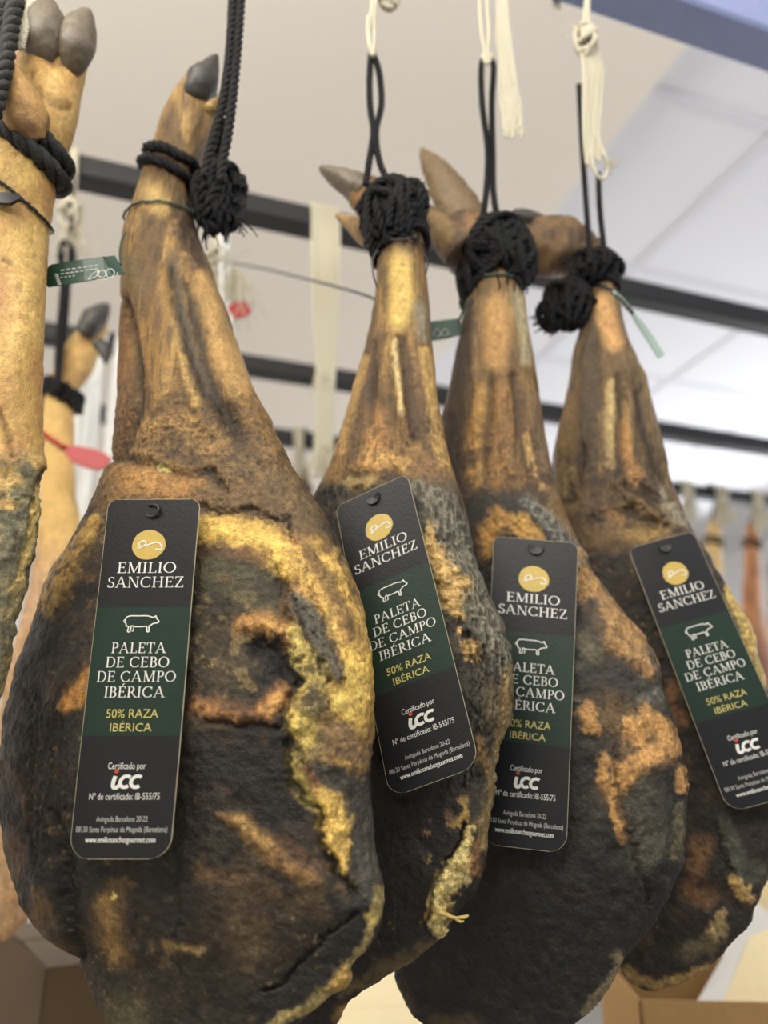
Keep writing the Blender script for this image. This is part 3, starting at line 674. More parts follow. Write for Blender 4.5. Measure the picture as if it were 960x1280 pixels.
def paint_third(p):
    p.g[:] = 0.65
    p.c[:] = lin((130, 96, 50))
    streaks_and_fold_shade(p, 600, 0.5, 6)
    p.stroke([(620, 380, 12), (622, 420, 16), (618, 450, 14)], (190, 142, 76), 0.7, 0.7)
    p.stroke([(648, 365, 8), (655, 410, 8), (658, 450, 7)], (176, 160, 130), 0.8, 0.7)
    p.stroke([(588, 380, 8), (582, 430, 12), (572, 490, 15), (566, 550, 15), (572, 600, 14)], (64, 48, 36), 0.6, 0.85)
    p.stroke([(606, 490, 9), (596, 550, 12), (590, 600, 12)], (186, 138, 64), 0.7, 0.75)
    p.stroke([(630, 490, 10), (628, 550, 14), (625, 590, 14)], (156, 112, 56), 0.8, 0.7)
    p.ridge([(602, 480, 8), (598, 540, 10)], 0.0025); p.ridge([(625, 470, 10), (630, 540, 12), (640, 590, 12)], 0.003)
    p.crease([(613, 470, 3.5), (612, 521, 4), (609, 552, 4), (606, 580, 4)], -0.003, op=0.6)
    p.crease([(643, 470, 4), (650, 520, 4), (656, 560, 5), (668, 600, 5), (680, 630, 5)], -0.0035)
    p.stroke([(646, 480, 7), (654, 545, 8), (668, 600, 8)], (100, 72, 44), 0.7, 0.7)
    p.ridge([(660, 540, 6), (668, 590, 7), (684, 630, 7)], 0.0025)
    p.stroke([(658, 545, 4), (664, 575, 4), (674, 605, 4)], (190, 150, 84), 0.7, 0.7)
    p.stroke([(668, 500, 9), (680, 570, 10), (694, 620, 9)], (132, 104, 76), 0.7, 0.7)
    wrinkle(p, 545, 620, (150, 150, 90), 0.003, 82, 3, 25, 0.5)
    p.mottle((66, 48, 32), 50, .05, .4, .7, 540, 640, 41)
    edge = p.y - (622 + np.where(p.x > 655, (p.x-655)*0.95, 0))
    p.mix(sstep(-14, 8, edge), (50, 44, 38), 0.45)
    p.stroke([(608, 622, 12), (630, 625, 10), (652, 628, 10)], (60, 54, 48), 0.7, 0.7)
    p.stroke([(622, 648, 14), (612, 665, 15), (604, 690, 10)], (180, 130, 54), 0.5, 0.85)
    p.stroke([(648, 655, 13), (662, 665, 12), (672, 680, 8)], (192, 144, 62), 0.5, 0.85)
    p.stroke([(590, 660, 10), (592, 690, 12)], (66, 50, 36), 0.7, 0.7)
    p.d += (1-sstep(0.6, 1.3, p.dist([(615, 660, 20), (660, 665, 16)])))*0.003*fbm(p.P, 150, 64, 3)
    gk = [(660, 628, 8), (685, 648, 11), (705, 675, 12), (725, 705, 11), (740, 735, 9)]
    p.stroke(gk, (132, 126, 116), 0.5, 0.85, 0.55)
    n = ridged(p.P, (300, 300, 140), 66, 3); k = 1-sstep(0.6, 1.3, p.dist(gk)); p.d += k*0.0025*(n-0.4); p.mix(k*0.6*(1-sstep(0, .5, n)), (54, 48, 44))
    p.mottle((36, 33, 30), 40, -0.2, 0.3, 0.7, 700, 1400, 2)
    tan = [(722, 700, 10), (738, 735, 18), (758, 765, 24), (778, 795, 26), (800, 820, 20), (816, 842, 10)]
    p.stroke(tan, (176, 132, 78), 0.45, 0.9, 0.5); p.ridge(tan, 0.003)
    p.mottle((92, 84, 74), 80, 0.0, 0.35, 0.85, 690, 900, 5, mask=(p.x > 700)*1.0)
    p.stroke([(735, 760, 9), (745, 790, 11), (742, 810, 10)], (66, 60, 56), 0.6, 0.75)
    p.stroke([(728, 800, 10), (748, 820, 12)], (112, 100, 78), 0.6, 0.7)
    p.stroke([(740, 845, 14), (775, 845, 20), (795, 865, 14)], (60, 54, 50), 0.5, 0.85, 0.6)
    p.stroke([(805, 875, 12), (822, 870, 10)], (126, 122, 114), 0.7, 0.7, 0.6)
    p.stroke([(750, 890, 22), (790, 905, 30), (825, 930, 22), (790, 950, 22), (765, 990, 16)], (122, 92, 56), 0.8, 0.8, 0.5)
    p.mottle((70, 62, 54), 110, 0.05, 0.4, 0.8, 850, 1040, 15, mask=(p.x > 715)*1.0)
    p.ridge([(815, 960, 30), (822, 1010, 32), (825, 1070, 30)], 0.006)
    for s_ in ([(808, 890, 9), (806, 910, 10)], [(785, 905, 8), (795, 925, 11)], [(826, 905, 11), (836, 935, 13), (812, 945, 13)], [(735, 890, 12), (740, 912, 8)], [(780, 965, 14), (765, 985, 11), (800, 950, 12)], [(758, 950, 9), (752, 970, 8)], [(768, 1005, 8), (776, 1030, 9), (780, 1045, 6)], [(848, 965, 7), (846, 985, 6)]):
        p.stroke(s_, (196, 142, 74), 0.5, 0.9, 0.5); p.ridge(s_, 0.0015)
    p.stroke([(805, 1000, 22), (812, 1040, 22), (800, 1075, 18)], (88, 82, 68), 0.5, 0.8, 0.5)
    p.crease([(775, 930, 4), (770, 985, 4), (785, 1040, 5), (800, 1090, 5), (810, 1130, 4)], -0.004, op=0.6)
    p.stroke([(846, 1010, 5), (838, 1070, 6)], (130, 114, 76), 0.7, 0.7)
    low = sstep(1030, 1100, p.y + (p.x-720)*-0.35)
    p.mix(low*0.85, (34, 33, 32), 0.42)
    p.mottle((66, 60, 54), 110, 0.2, 0.5, 0.5, 1000, 1400, 9)
    p.stroke([(690, 1120, 8), (730, 1115, 10)], (62, 42, 34), 0.8, 0.7)
    p.stroke([(772, 1195, 9), (776, 1210, 7), (760, 1235, 7), (735, 1262, 7)], (150, 130, 96), 0.6, 0.85)
    p.stroke([(500, 1225, 6), (515, 1262, 7)], (92, 78, 56), 0.7, 0.7)
    p.stroke([(590, 1280, 12), (545, 1282, 10)], (110, 88, 54), 0.7, 0.7)
    wrinkle(p, 680, 1400, (130, 130, 60), 0.0018, 36, 3, 40, 0.25)
    p.d += sstep(640, 700, p.y0)*(0.003*fbm(p.P, 50, 45, 4) + 0.0006*fbm(p.P, 220, 46, 3))
THIRD = dict(rows=[(310, 596, 640), (330, 592, 644), (355, 588, 649), (370, 584, 654), (400, 577, 658), (440, 569, 665), (480, 562, 671), (520, 554, 676), (560, 549, 684), (600, 546, 693), (640, 544, 707), (680, 542, 724), (720, 540, 744), (745, 538, 760), (770, 536, 783), (790, 534, 801), (820, 530, 819), (845, 526, 826), (870, 522, 833), (900, 518, 843), (940, 512, 850), (980, 508, 854), (1020, 502, 853), (1050, 498, 850), (1080, 495, 846), (1110, 492, 840), (1150, 490, 822), (1180, 490, 798), (1205, 491, 777), (1225, 495, 768), (1245, 502, 754), (1270, 516, 731), (1285, 534, 708), (1300, 570, 670)],
  D=0.64, xref=690, yaw=20,
  front=[(310, .9), (450, .85), (560, .55), (700, .42), (900, .38), (1100, .3), (1300, .12)],
  back=[(310, .9), (450, .8), (600, .35), (900, .22), (1200, .15), (1300, .1)])

def paint_fourth(p):
    p.g[:] = 0.6
    p.c[:] = lin((120, 92, 54))
    streaks_and_fold_shade(p, 640, 0.5, 8)
    p.stroke([(752, 375, 10), (760, 400, 12), (768, 430, 10)], (196, 142, 84), 0.7, 0.8)
    p.stroke([(735, 390, 7), (738, 430, 10), (738, 480, 14), (735, 540, 12), (730, 590, 10)], (76, 60, 46), 0.7, 0.75)
    p.stroke([(764, 480, 5), (762, 540, 7), (764, 580, 7)], (196, 164, 110), 0.7, 0.7)
    p.ridge([(766, 470, 7), (764, 540, 8), (768, 590, 8)], 0.003); p.ridge([(785, 470, 7), (788, 540, 9), (800, 590, 10), (825, 620, 9)], 0.003)
    p.stroke([(778, 530, 6), (782, 570, 8), (796, 600, 7)], (186, 132, 72), 0.7, 0.7)
    p.crease([(774, 470, 3.5), (774, 530, 4), (772, 580, 4), (770, 600, 3)], -0.003, op=0.6)
    p.crease([(796, 490, 4), (806, 540, 4), (820, 580, 5), (832, 602, 4)], -0.0035, op=0.7)
    p.stroke([(710, 500, 10), (706, 560, 11), (700, 610, 10)], (138, 106, 62), 0.7, 0.7)
    p.stroke([(708, 610, 8), (715, 590, 8)], (150, 122, 60), 0.7, 0.6)
    p.crease([(730, 560, 4), (722, 590, 4), (712, 625, 4)], -0.003, op=0.6)
    p.stroke([(735, 610, 20), (755, 640, 20)], (104, 78, 54), 0.7, 0.7)
    p.ridge([(770, 605, 8), (790, 622, 8), (815, 638, 8), (830, 650, 7)], 0.005)
    p.crease([(785, 608, 5), (805, 622, 6), (825, 638, 5), (834, 655, 5)], -0.006, op=0.7)
    p.crease([(784, 640, 5), (800, 652, 6), (820, 655, 5)], -0.006, op=0.75)
    p.stroke([(825, 615, 8), (845, 640, 9), (860, 660, 8)], (152, 140, 124), 0.7, 0.7, 0.6)
    p.crease([(740, 650, 4), (770, 640, 4), (790, 660, 4)], -0.003, op=0.5)
    p.stroke([(795, 668, 9), (825, 664, 9)], (158, 124, 60), 0.7, 0.75)
    p.stroke([(762, 640, 7), (775, 650, 8)], (150, 106, 60), 0.7, 0.6)
    wrinkle(p, 570, 670, (120, 120, 80), 0.003, 83, 3, 30, 0.5)
    p.mottle((64, 48, 34), 45, .0, .4, .7, 570, 690, 41)
    p.mix(sstep(670, 700, p.y)*0.95, (44, 36, 30), 0.4)
    p.mottle((92, 70, 46), 55, 0.1, 0.45, 0.7, 690, 1400, 3)
    p.stroke([(820, 700, 9), (812, 720, 9)], (90, 72, 44), 0.8, 0.6)
    p.stroke([(912, 742, 10), (935, 780, 12), (950, 820, 12), (958, 850, 9)], (206, 170, 90), 0.5, 0.9)
    for s_ in ([(878, 1058, 14), (870, 1085, 14)], [(862, 1115, 14), (880, 1125, 12)], [(850, 900, 12)], [(840, 860, 10), (838, 880, 9)]):
        p.stroke(s_, (140, 98, 56), 0.7, 0.8)
    g = [(905, 1030, 10), (915, 1060, 11), (928, 1085, 12), (945, 1090, 14)]
    p.stroke(g, (92, 90, 78), 0.6, 0.8, 0.5)
    p.crease([(896, 1030, 4), (905, 1070, 4), (918, 1095, 4)], -0.005, op=0.6)
    t = [(918, 1100, 8), (930, 1112, 11), (936, 1122, 9)]
    p.stroke(t, (190, 152, 84), 0.4, 0.95); p.ridge(t, 0.004)
    t = [(900, 1145, 8), (897, 1160, 11), (893, 1172, 9)]
    p.stroke(t, (168, 138, 92), 0.4, 0.9); p.ridge(t, 0.003)
    p.stroke([(885, 1180, 12), (860, 1190, 12)], (118, 102, 76), 0.6, 0.8)
    p.stroke([(890, 1208, 6), (862, 1222, 7), (835, 1230, 7), (800, 1228, 7), (785, 1215, 7)], (168, 132, 72), 0.6, 0.9)
    p.mottle((140, 114, 74), 300, .5, .66, .55, 690, 1400, 30, 2, mask=sstep(-.1, .3, fbm(p.P, 28, 77, 2)))
    wrinkle(p, 680, 1400, (130, 130, 60), 0.002, 37, 3, 40, 0.25)
    p.d += sstep(640, 700, p.y0)*(0.0035*fbm(p.P, 55, 47, 4) + 0.0006*fbm(p.P, 220, 48, 3))
FOURTH = dict(rows=[(330, 736, 766), (355, 736, 769), (380, 735, 774), (410, 726, 781), (435, 719, 790), (473, 712, 807), (517, 703, 818), (560, 693, 829), (600, 690, 838), (620, 690, 847), (650, 691, 860), (672, 693, 872), (700, 696, 890), (742, 703, 915), (780, 712, 937), (817, 722, 949), (840, 728, 957), (900, 740, 968), (1000, 756, 975), (1060, 764, 970), (1104, 768, 960), (1124, 770, 950), (1145, 771, 941), (1167, 772, 929), (1182, 773, 911), (1197, 774, 900), (1214, 778, 886), (1227, 786, 858), (1235, 796, 832), (1239, 806, 822)],
  D=0.685, xref=840, yaw=20,
  front=[(330, .9), (450, .8), (600, .5), (700, .4), (900, .36), (1100, .3), (1239, .25)],
  back=[(330, .9), (450, .8), (600, .35), (900, .25), (1239, .2)])

def paint_near(p):
    p.g[:] = 0.8
    p.c[:] = lin((190, 148, 76))
    n = fbm(p.P, (70, 70, 25), 71, 4); p.mix(sstep(0.0, 0.5, n)*0.6, (176, 124, 72)); p.mix(sstep(0.0, 0.5, -n)*0.5, (220, 180, 110))
    p.stroke([(50, 75, 14), (68, 80, 8)], (178, 130, 62), 0.7, 0.6); p.crease([(56, 72, 4), (70, 78, 5), (78, 80, 4)], -0.002, (110, 76, 40), 0.6)
    p.crease([(60, 55, 3), (64, 70, 3)], -0.002, op=0.4)
    p.crease([(38, 92, 4), (45, 120, 4), (36, 140, 4)], -0.004, (120, 84, 44), 0.5)
    p.ridge([(70, 110, 14), (75, 125, 12)], 0.003); p.crease([(50, 118, 3), (66, 132, 3), (85, 136, 3)], -0.002, (130, 92, 50), 0.5)
    p.stroke([(85, 110, 12), (92, 90, 9)], (206, 150, 80), 0.8, 0.6)
    p.stroke([(30, 120, 9)], (140, 106, 66), 0.8, 0.6)
    p.stroke([(10, 200, 30), (30, 215, 26)], (208, 164, 80), 0.8, 0.6)
    p.stroke([(60, 230, 10), (58, 260, 9)], (178, 128, 78), 0.8, 0.5)
    p.stroke([(14, 350, 14), (16, 400, 14)], (186, 130, 92), 0.9, 0.5)
    p.stroke([(4, 325, 4), (14, 330, 3)], (90, 66, 50), 0.6, 0.7)
    p.stroke([(30, 300, 18), (28, 420, 16)], (226, 184, 104), 0.9, 0.5)
    p.ridge([(20, 420, 14), (12, 500, 14)], 0.002)
    low = sstep(555, 610, p.y)
    p.mix(low*0.9, (150, 134, 96), 0.5)
    p.mottle((112, 106, 86), 40, -0.1, 0.35, 0.85, 570, 1400, 1)
    p.mottle((210, 166, 84), 55, 0.1, 0.4, 0.8, 570, 1400, 2)
    p.mottle((86, 76, 52), 100, 0.2, 0.5, 0.6, 570, 1400, 3)
    p.crease([(2, 518, 3), (10, 545, 3), (14, 568, 3)], -0.003, op=0.5)
    p.crease([(58, 592, 4), (48, 620, 4), (36, 680, 4), (25, 720, 3)], -0.004, op=0.6)
    p.stroke([(52, 610, 5), (42, 660, 5), (20, 740, 5)], (206, 170, 90), 0.6, 0.8)
    p.d += low*(0.003*fbm(p.P, 60, 72, 4)+0.001*fbm(p.P, 240, 73, 3)) + 0.0008*fbm(p.P, 120, 74, 3)
    wrinkle(p, 570, 1400, (110, 110, 60), 0.002, 75, 3, 30, 0.25)
NEAR = dict(rows=[(46, 40, 104), (52, 30, 110), (62, 25, 112), (80, 14, 110), (105, 2, 106), (130, -8, 101), (150, -16, 98), (175, -22, 92), (200, -34, 80), (220, -40, 73), (240, -45, 70), (300, -55, 61), (380, -62, 57), (460, -64, 54), (540, -68, 54), (572, -70, 56), (588, -72, 61), (604, -76, 58), (640, -84, 51), (680, -95, 45), (740, -120, 32), (800, -140, 18), (850, -160, 8), (900, -185, -3), (1000, -225, -20), (1100, -200, -40), (1150, -160, -80), (1165, -140, -105)],
  D=0.49, xref=0, yaw=8,
  front=[(36, .8), (250, .95), (560, .7), (800, .5), (1165, .25)], back=[(36, .8), (300, .8), (600, .4), (1165, .2)])

def make_leg(spec, painter, label, seed, nr, ncf, ncb, group='cured ham legs hanging in the front row', warp=7.0):
    L = leg_loft(spec['rows'], spec['D'], spec['xref'], spec['yaw'], spec['front'], spec['back'], nr, ncf, ncb)
    root = empty('cured_ham', L['G'][-1].mean(0), label, 'ham', group)
    leg_body('meat', L, painter, root, GOLD, seed, warp)
    L['root'] = root
    return L
L1 = make_leg(FIRST, paint_first, 'large ham with bright yellow fat rim, in front, under the leftmost full black tag', 1, 820, 420, 80)
L2 = make_leg(SECOND, paint_second, 'narrow side-on ham behind the yellow-rimmed one, tilted tag, pale fat shred low on edge', 2, 760, 320, 60)
L3 = make_leg(THIRD, paint_third, 'dark ham with upright tag half covered by the narrow ham, orange blotches on its flank', 3, 720, 320, 60)
L4 = make_leg(FOURTH, paint_fourth, 'rightmost ham, its glossy black tag slanting out of the right frame edge', 4, 640, 280, 50)
L0 = make_leg(NEAR, paint_near, 'smooth golden ham cut off by the left frame edge, cloven foot on top', 5, 560, 220, 50)
print('surface Y at tags:', [round(float(L['G2'][:, :L['ncf'], 1].min()), 3) for L in (L1, L2, L3, L4)])

# ------------------------------------------------------------------ hooves and feet
def pr(P): return float(((np.array(P)-O)@CF)/F)          # metres per picture pixel at a point
def pix_tube(pts, D, step=0.0016):
    """pts: (px, py, radius px[, Y]) -> centre line and radii in metres"""
    Q = []
    for q in pts:
        P = at(q[0], q[1], q[3] if len(q) > 3 else D); Q.append(np.r_[P, q[2]*pr(P)])
    return resample(np.array(Q), step)
def skin_tube(name, pts, D, parent, material=None, col=None, flat=1.0, seg=36, rough=0.12, rs=90, seed=1, col2=None, label=None):
    Q = pix_tube(pts, D); mb = MB(); tube(mb, Q[:, :3], np.maximum(Q[:, 3], 0.0004), seg, 0, flat, rough, rs, seed)
    o = mb.build(name, material or M['cured'], parent)
    if material is None:
        V = np.concatenate(mb.v); c = np.tile(lin(col), (len(V), 1)); k = sstep(-0.1, 0.4, fbm(V, 70, seed, 4))[:, None]
        c = c*(1-k)+lin(col2 or DARK)*k; a = o.data.color_attributes.new('Col', 'FLOAT_COLOR', 'POINT')
        a.data.foreach_set('color', np.c_[c, np.full(len(c), 0.6)].astype(np.float32).ravel())
    if label: o['label'] = label
    return o
def front_y(L, px, py, r=14):
    G = L['G2'][:, :L['ncf']].reshape(-1, 3)
    if 'pj' not in L: L['pj'] = proj(G)
    x, y = L['pj']; k = np.hypot(x-px, y-py) < r
    return float(G[k, 1].min()) if k.any() else None
R1, R2, R3, R4, R0 = [L['root'] for L in (L1, L2, L3, L4, L0)]
skin_tube('hoof', [(244, 126, 9, .55), (247, 117, 18, .545), (254, 102, 20), (260, 90, 15), (266, 78, 8.5), (270, 71, 4), (271, 68, 1.5)], 0.541, R1, M['hoof_dark'], flat=0.85)
skin_tube('dewclaw', [(262, 138, 9), (268, 130, 7), (271, 124, 3)], 0.532, R1, None, (196, 164, 96), col2=(150, 116, 66))
skin_tube('hoof', [(62, 86, 9, .488), (58, 72, 20, .48), (54, 52, 28), (54, 34, 30), (57, 19, 26), (64, 9, 16), (70, 5, 6)], 0.474, R0, M['hoof'], flat=0.9)
skin_tube('hoof', [(84, 94, 8, .49), (90, 80, 16, .484), (95, 60, 22), (98, 42, 22), (104, 27, 16), (109, 17, 9), (112, 13, 4)], 0.478, R0, M['hoof'], flat=0.9)
skin_tube('dewclaw', [(42, 178, 16, .475), (34, 155, 27, .468), (25, 124, 24, .46), (17, 98, 15, .452), (12, 80, 7, .449), (11, 67, 2, .448)], 0.448, R0, None, (186, 144, 84), col2=(140, 106, 66))
# second ham: foot turned to the left behind the knot
skin_tube('foot', [(500, 300, 22), (486, 268, 26), (466, 250, 26), (450, 240, 22)], 0.606, R2, None, (142, 104, 58), col2=(86, 66, 46))
skin_tube('hoof', [(456, 244, 21), (444, 234, 21), (428, 226, 17), (414, 218, 12), (404, 212, 7), (400, 209, 2.5)], 0.603, R2, M['hoof'], flat=0.8)
skin_tube('dewclaw', [(478, 300, 20), (458, 290, 17), (442, 281, 11), (429, 274, 6), (420, 269, 2)], 0.600, R2, None, (156, 126, 82), col2=(110, 84, 54))
# third ham
skin_tube('foot', [(628, 372, 28), (612, 338, 34), (592, 310, 38), (572, 292, 32), (560, 284, 22)], 0.655, R3, None, (128, 94, 58), col2=(82, 62, 46))
skin_tube('hoof', [(588, 290, 32), (572, 258, 27), (556, 231, 22), (542, 208, 15), (532, 194, 8), (527, 185, 2)], 0.655, R3, M['hoof_tan'], flat=0.8)
skin_tube('dewclaw', [(578, 316, 26), (556, 290, 20), (542, 272, 12), (533, 260, 7), (529, 254, 2.5)], 0.640, R3, None, (124, 98, 58), col2=(84, 64, 44))
# fourth ham
skin_tube('foot', [(752, 362, 24), (730, 326, 30), (708, 312, 36), (684, 308, 37), (664, 306, 33), (654, 304, 22)], 0.70, R4, None, (120, 92, 58), col2=(78, 60, 44))
skin_tube('hoof', [(643, 263, 3), (648, 268, 8), (664, 273, 9), (680, 278, 8), (690, 281, 3)], 0.69, R4, M['hoof_dark'])
# shred of fat on the second ham
mb = MB(); Q = pix_tube([(548, 1140, 8), (558, 1143, 7), (568, 1147, 4), (577, 1147, 4.5), (583, 1145, 5), (586, 1144, 2)], front_y(L2, 556, 1140)-0.003)
tube(mb, Q[:, :3], Q[:, 3], 14, 0, 0.45, 0.5, 260, 4)
Q = pix_tube([(566, 1146, 3), (575, 1152, 2.5), (580, 1151, 1.5)], front_y(L2, 556, 1140)-0.004); tube(mb, Q[:, :3], Q[:, 3], 8, 0, 0.6, 0.3, 260, 5)
o = mb.build('fat_shred', M['fat'], R2); o['label'] = 'pale yellow shred of fat sticking out'

# ------------------------------------------------------------------ black hanging ropes
def rope_thing(label, loc, group='black ropes tied round the ham legs'):
    return empty('black_rope', loc, label, 'rope', group)
def pts3(pts, D): return np.array([at(q[0], q[1], q[2] if len(q) > 2 else D) for q in pts])
def over_rail(px, b, drop, side=0.0, r=0.003, h=0.027):
    """a line coming up in front of a rail, over it and down behind; drop lists points hanging below in front"""
    return None
def axes(P, ax, az, ay):
    u = pr(P); return (np.array([ax*u, 0, 0]), np.array([0, ay*u, 0]), np.array([0, 0, az*u*1.1]))
def rope_set(label, L, rings, strands, knot, fray, root_px, D, r, m='rope', seed=1, ring_off=0.003):
    P0 = at(root_px[0], root_px[1], D); root = rope_thing(label, P0)
    mb = MB()
    for y, sl, a0, a1, dy in rings: rope(mb, leg_ring(L, y, sl, ring_off, 70, 0.0, a0, a1, dy)[::1], r)
    mb.build('loop', M[m], root)
    mb = MB()
    for pts in strands: rope(mb, pts3(pts, D), r*0.92)
    mb.build('hanging_strand', M[m], root)
    mb = MB()
    for C, ax, n in knot:
        Pk = at(*C); A3 = axes(Pk, *ax); ball_tangle(mb, Pk, A3, r, int(n*1.7), seed)
        hz = np.linspace(-0.72, 0.72, 12)[:, None]; core = Pk + hz*A3[2]
        tube(mb, core, np.sqrt(np.maximum(0.02, 1-(hz[:, 0]/0.8)**2))*np.linalg.norm(A3[0])*0.62, 20, 0, 1.0, 0.3, 260, seed)
        for q in range(0 if 'mouldy' in label or 'thick' in label else 8):
            d = np.random.default_rng(seed*50+q).normal(size=3); d /= np.linalg.norm(d); d[1] = -abs(d[1])
            fibres(mb, Pk+A3[0]*d[0]*.85+A3[1]*d[1]*.85+A3[2]*d[2]*.85, (r, r, r), r*2.2, 2, r*0.2, seed*9+q, tuple(d))
    mb.build('knot', M[m], root)
    if fray:
        mb = MB()
        for C, sp, ln, n, dn in fray: Pk = at(*C); u = pr(Pk); fibres(mb, Pk, np.array(sp)*u, ln*u, n, 0.0011, seed+5, dn)
        mb.build('frayed_end', M[m], root)
    return root
yk = front_y(L1, 238, 232) or 0.5
rope_set('thick black rope ending in a frayed knot at the yellow-rimmed ham', L1,
  [(206, 3, 0, 1, 0), (222, 5, 0, 1, 0)],
  [[(294, -125), (291, 0), (286, 80), (276, 140), (262, 190), (256, 222)], [(306, -125), (301, 0), (294, 90), (286, 160), (278, 205), (276, 228)], [(252, 240, yk), (262, 215, yk-.004), (270, 190, yk), (280, 150)]],
  [((274, 240, yk+0.012), (28, 32, 24), 8), ((276, 262, yk+0.012), (24, 26, 20), 6)], [((274, 262, yk+0.012), (22, 10, 12), 46, 60, (0.1, 0, -1)), ((250, 258, yk+0.012), (8, 8, 8), 24, 16, (-.1, 0, -1))], (271, 240), 0.515, 0.0047, seed=3)
yk = front_y(L2, 500, 305)
rope_set('black rope with a bulky knot hiding the ankle of the narrow ham', L2,
  [(300, -14, 0, 1, 0), (288, -10, 0, 1, 0), (312, -22, 0.3, 1.1, 0)],
  [[(464, 68), (462, 100), (463, 135), (467, 165), (462, 200), (457, 232)], [(466, 66), (474, 90), (477, 130), (470, 165), (474, 200), (486, 230)]],
  [((490, 265, yk+0.008), (36, 40, 24), 16), ((514, 252, yk+0.006), (18, 22, 18), 6), ((468, 285, yk+0.014), (14, 34, 16), 6)], [((500, 290, yk), (24, 6, 8), 16, 26, (0.1, 0, -1))], (492, 262), 0.575, 0.0036, seed=13)
yk = front_y(L3, 625, 350)
rope_set('black rope with a loose loop drooping left of the ham with orange blotches', L3,
  [(338, -24, 0, 1, 0), (352, -30, 0.0, 1, 0), (326, -12, 0, 1, 0)],
  [[(609, 74), (602, 82), (603, 130), (610, 190), (608, 240), (603, 275)], [(609, 74), (617, 82), (615, 130), (616, 190), (617, 240), (622, 275)]],
  [((622, 306, yk+0.008), (38, 36, 22), 15), ((648, 322, yk+0.01), (22, 30, 18), 7), ((600, 310, yk+0.014), (16, 30, 16), 5), ((584, 348, yk+0.02), (10, 26, 14), 5)], [((640, 345, yk+.004), (22, 8, 8), 24, 26, (0.1, 0, -1))], (622, 306), 0.62, 0.0036, seed=23)
yk = front_y(L4, 752, 370)
rope_set('black rope of two straight strands with a frayed clump, on the rightmost ham', L4,
  [(352, 6, 0, 1, 0), (342, 6, 0, 1, 0)],
  [[(724, 106), (727, 165), (731, 230), (735, 285), (738, 330)], [(748, 216), (750, 262), (754, 300), (757, 330)]],
  [((744, 335, yk+0.01), (30, 20, 22), 9), ((712, 380, yk+0.012), (28, 30, 20), 11), ((690, 395, yk+0.012), (16, 18, 14), 5)], [((692, 395, yk+.012), (16, 14, 10), 20, 70, (-0.7, 0, -0.7)), ((718, 395, yk+.012), (18, 10, 10), 18, 30, (0, 0, -1))], (744, 335), 0.665, 0.0034, seed=33)
root = rope_set('mouldy black rope wrapped twice round the golden ham at left', L0,
  [(174, 24, 0, 1, 0), (194, 26, 0, 1, 0)], [[(30, -130, .5), (22, -20, .46), (14, 30, .45), (4, 90, .44), (-8, 140, .435)], [(16, -130, .5), (8, -20, .46), (-2, 40, .45), (-12, 100, .44), (-20, 150, .435)]],
  [((-30, 165, 0.43), (14, 16, 12), 3)], None, (10, 170), 0.45, 0.0074, 'rope_old', 43, 0.004)

# ------------------------------------------------------------------ wire ties and plastic seals
def quad_strip(mb, P, wdir, w, th, mi=0):
    """flat strip along P, wdir the width direction"""
    P = np.asarray(P); T = np.gradient(P, axis=0); T /= np.linalg.norm(T, axis=1)[:, None]
    Wd = np.asarray(wdir) - T*(T@np.asarray(wdir))[:, None]; Wd /= np.linalg.norm(Wd, axis=1)[:, None]; Nn = np.cross(T, Wd)
    w = np.ones(len(P))*w; V = []
    for i in range(len(P)):
        V += [P[i]+Wd[i]*w[i]/2+Nn[i]*th/2, P[i]-Wd[i]*w[i]/2+Nn[i]*th/2, P[i]-Wd[i]*w[i]/2-Nn[i]*th/2, P[i]+Wd[i]*w[i]/2-Nn[i]*th/2]
    fc = []
    for i in range(len(P)-1):
        for j in range(4): k = (j+1) % 4; fc.append((i*4+j, i*4+k, i*4+4+k, i*4+4+j))
    fc += [(3, 2, 1, 0), tuple(len(P)*4-4+j for j in range(4))]; mb.add(V, fc, mi)
def to_mesh_text(body, shear=0.0):
    cu = bpy.data.curves.new('txt', 'FONT'); cu.body = body; cu.size = 1.0; cu.resolution_u = 3; cu.shear = shear
    ob = bpy.data.objects.new('txt', cu); COL.objects.link(ob); bpy.context.view_layer.update()
    me = ob.evaluated_get(bpy.context.evaluated_depsgraph_get()).to_mesh()
    V = np.array([v.co[:2] for v in me.vertices]); Fc = [tuple(p.vertices) for p in me.polygons]
    ob.to_mesh_clear(); COL.objects.unlink(ob); bpy.data.objects.remove(ob); bpy.data.curves.remove(cu)
    return V, Fc
TXT = {}
def text_fit(body, cx, cy, w, h, shear=0.0):
    """a line of plain lettering centred on (cx, cy) (y down), fitted to width w and height h"""
    k = (body, shear)
    if k not in TXT: TXT[k] = to_mesh_text(body, shear)
    V, Fc = TXT[k]; lo, hi = V.min(0), V.max(0)
    cap = 0.72 if body[0] in 'CNA05w(' else hi[1]-lo[1]
    x = (V[:, 0]-(lo[0]+hi[0])/2)*w/(hi[0]-lo[0])+cx; y = cy + h/2 - V[:, 1]*h/cap
    return np.stack([x, y], 1), Fc
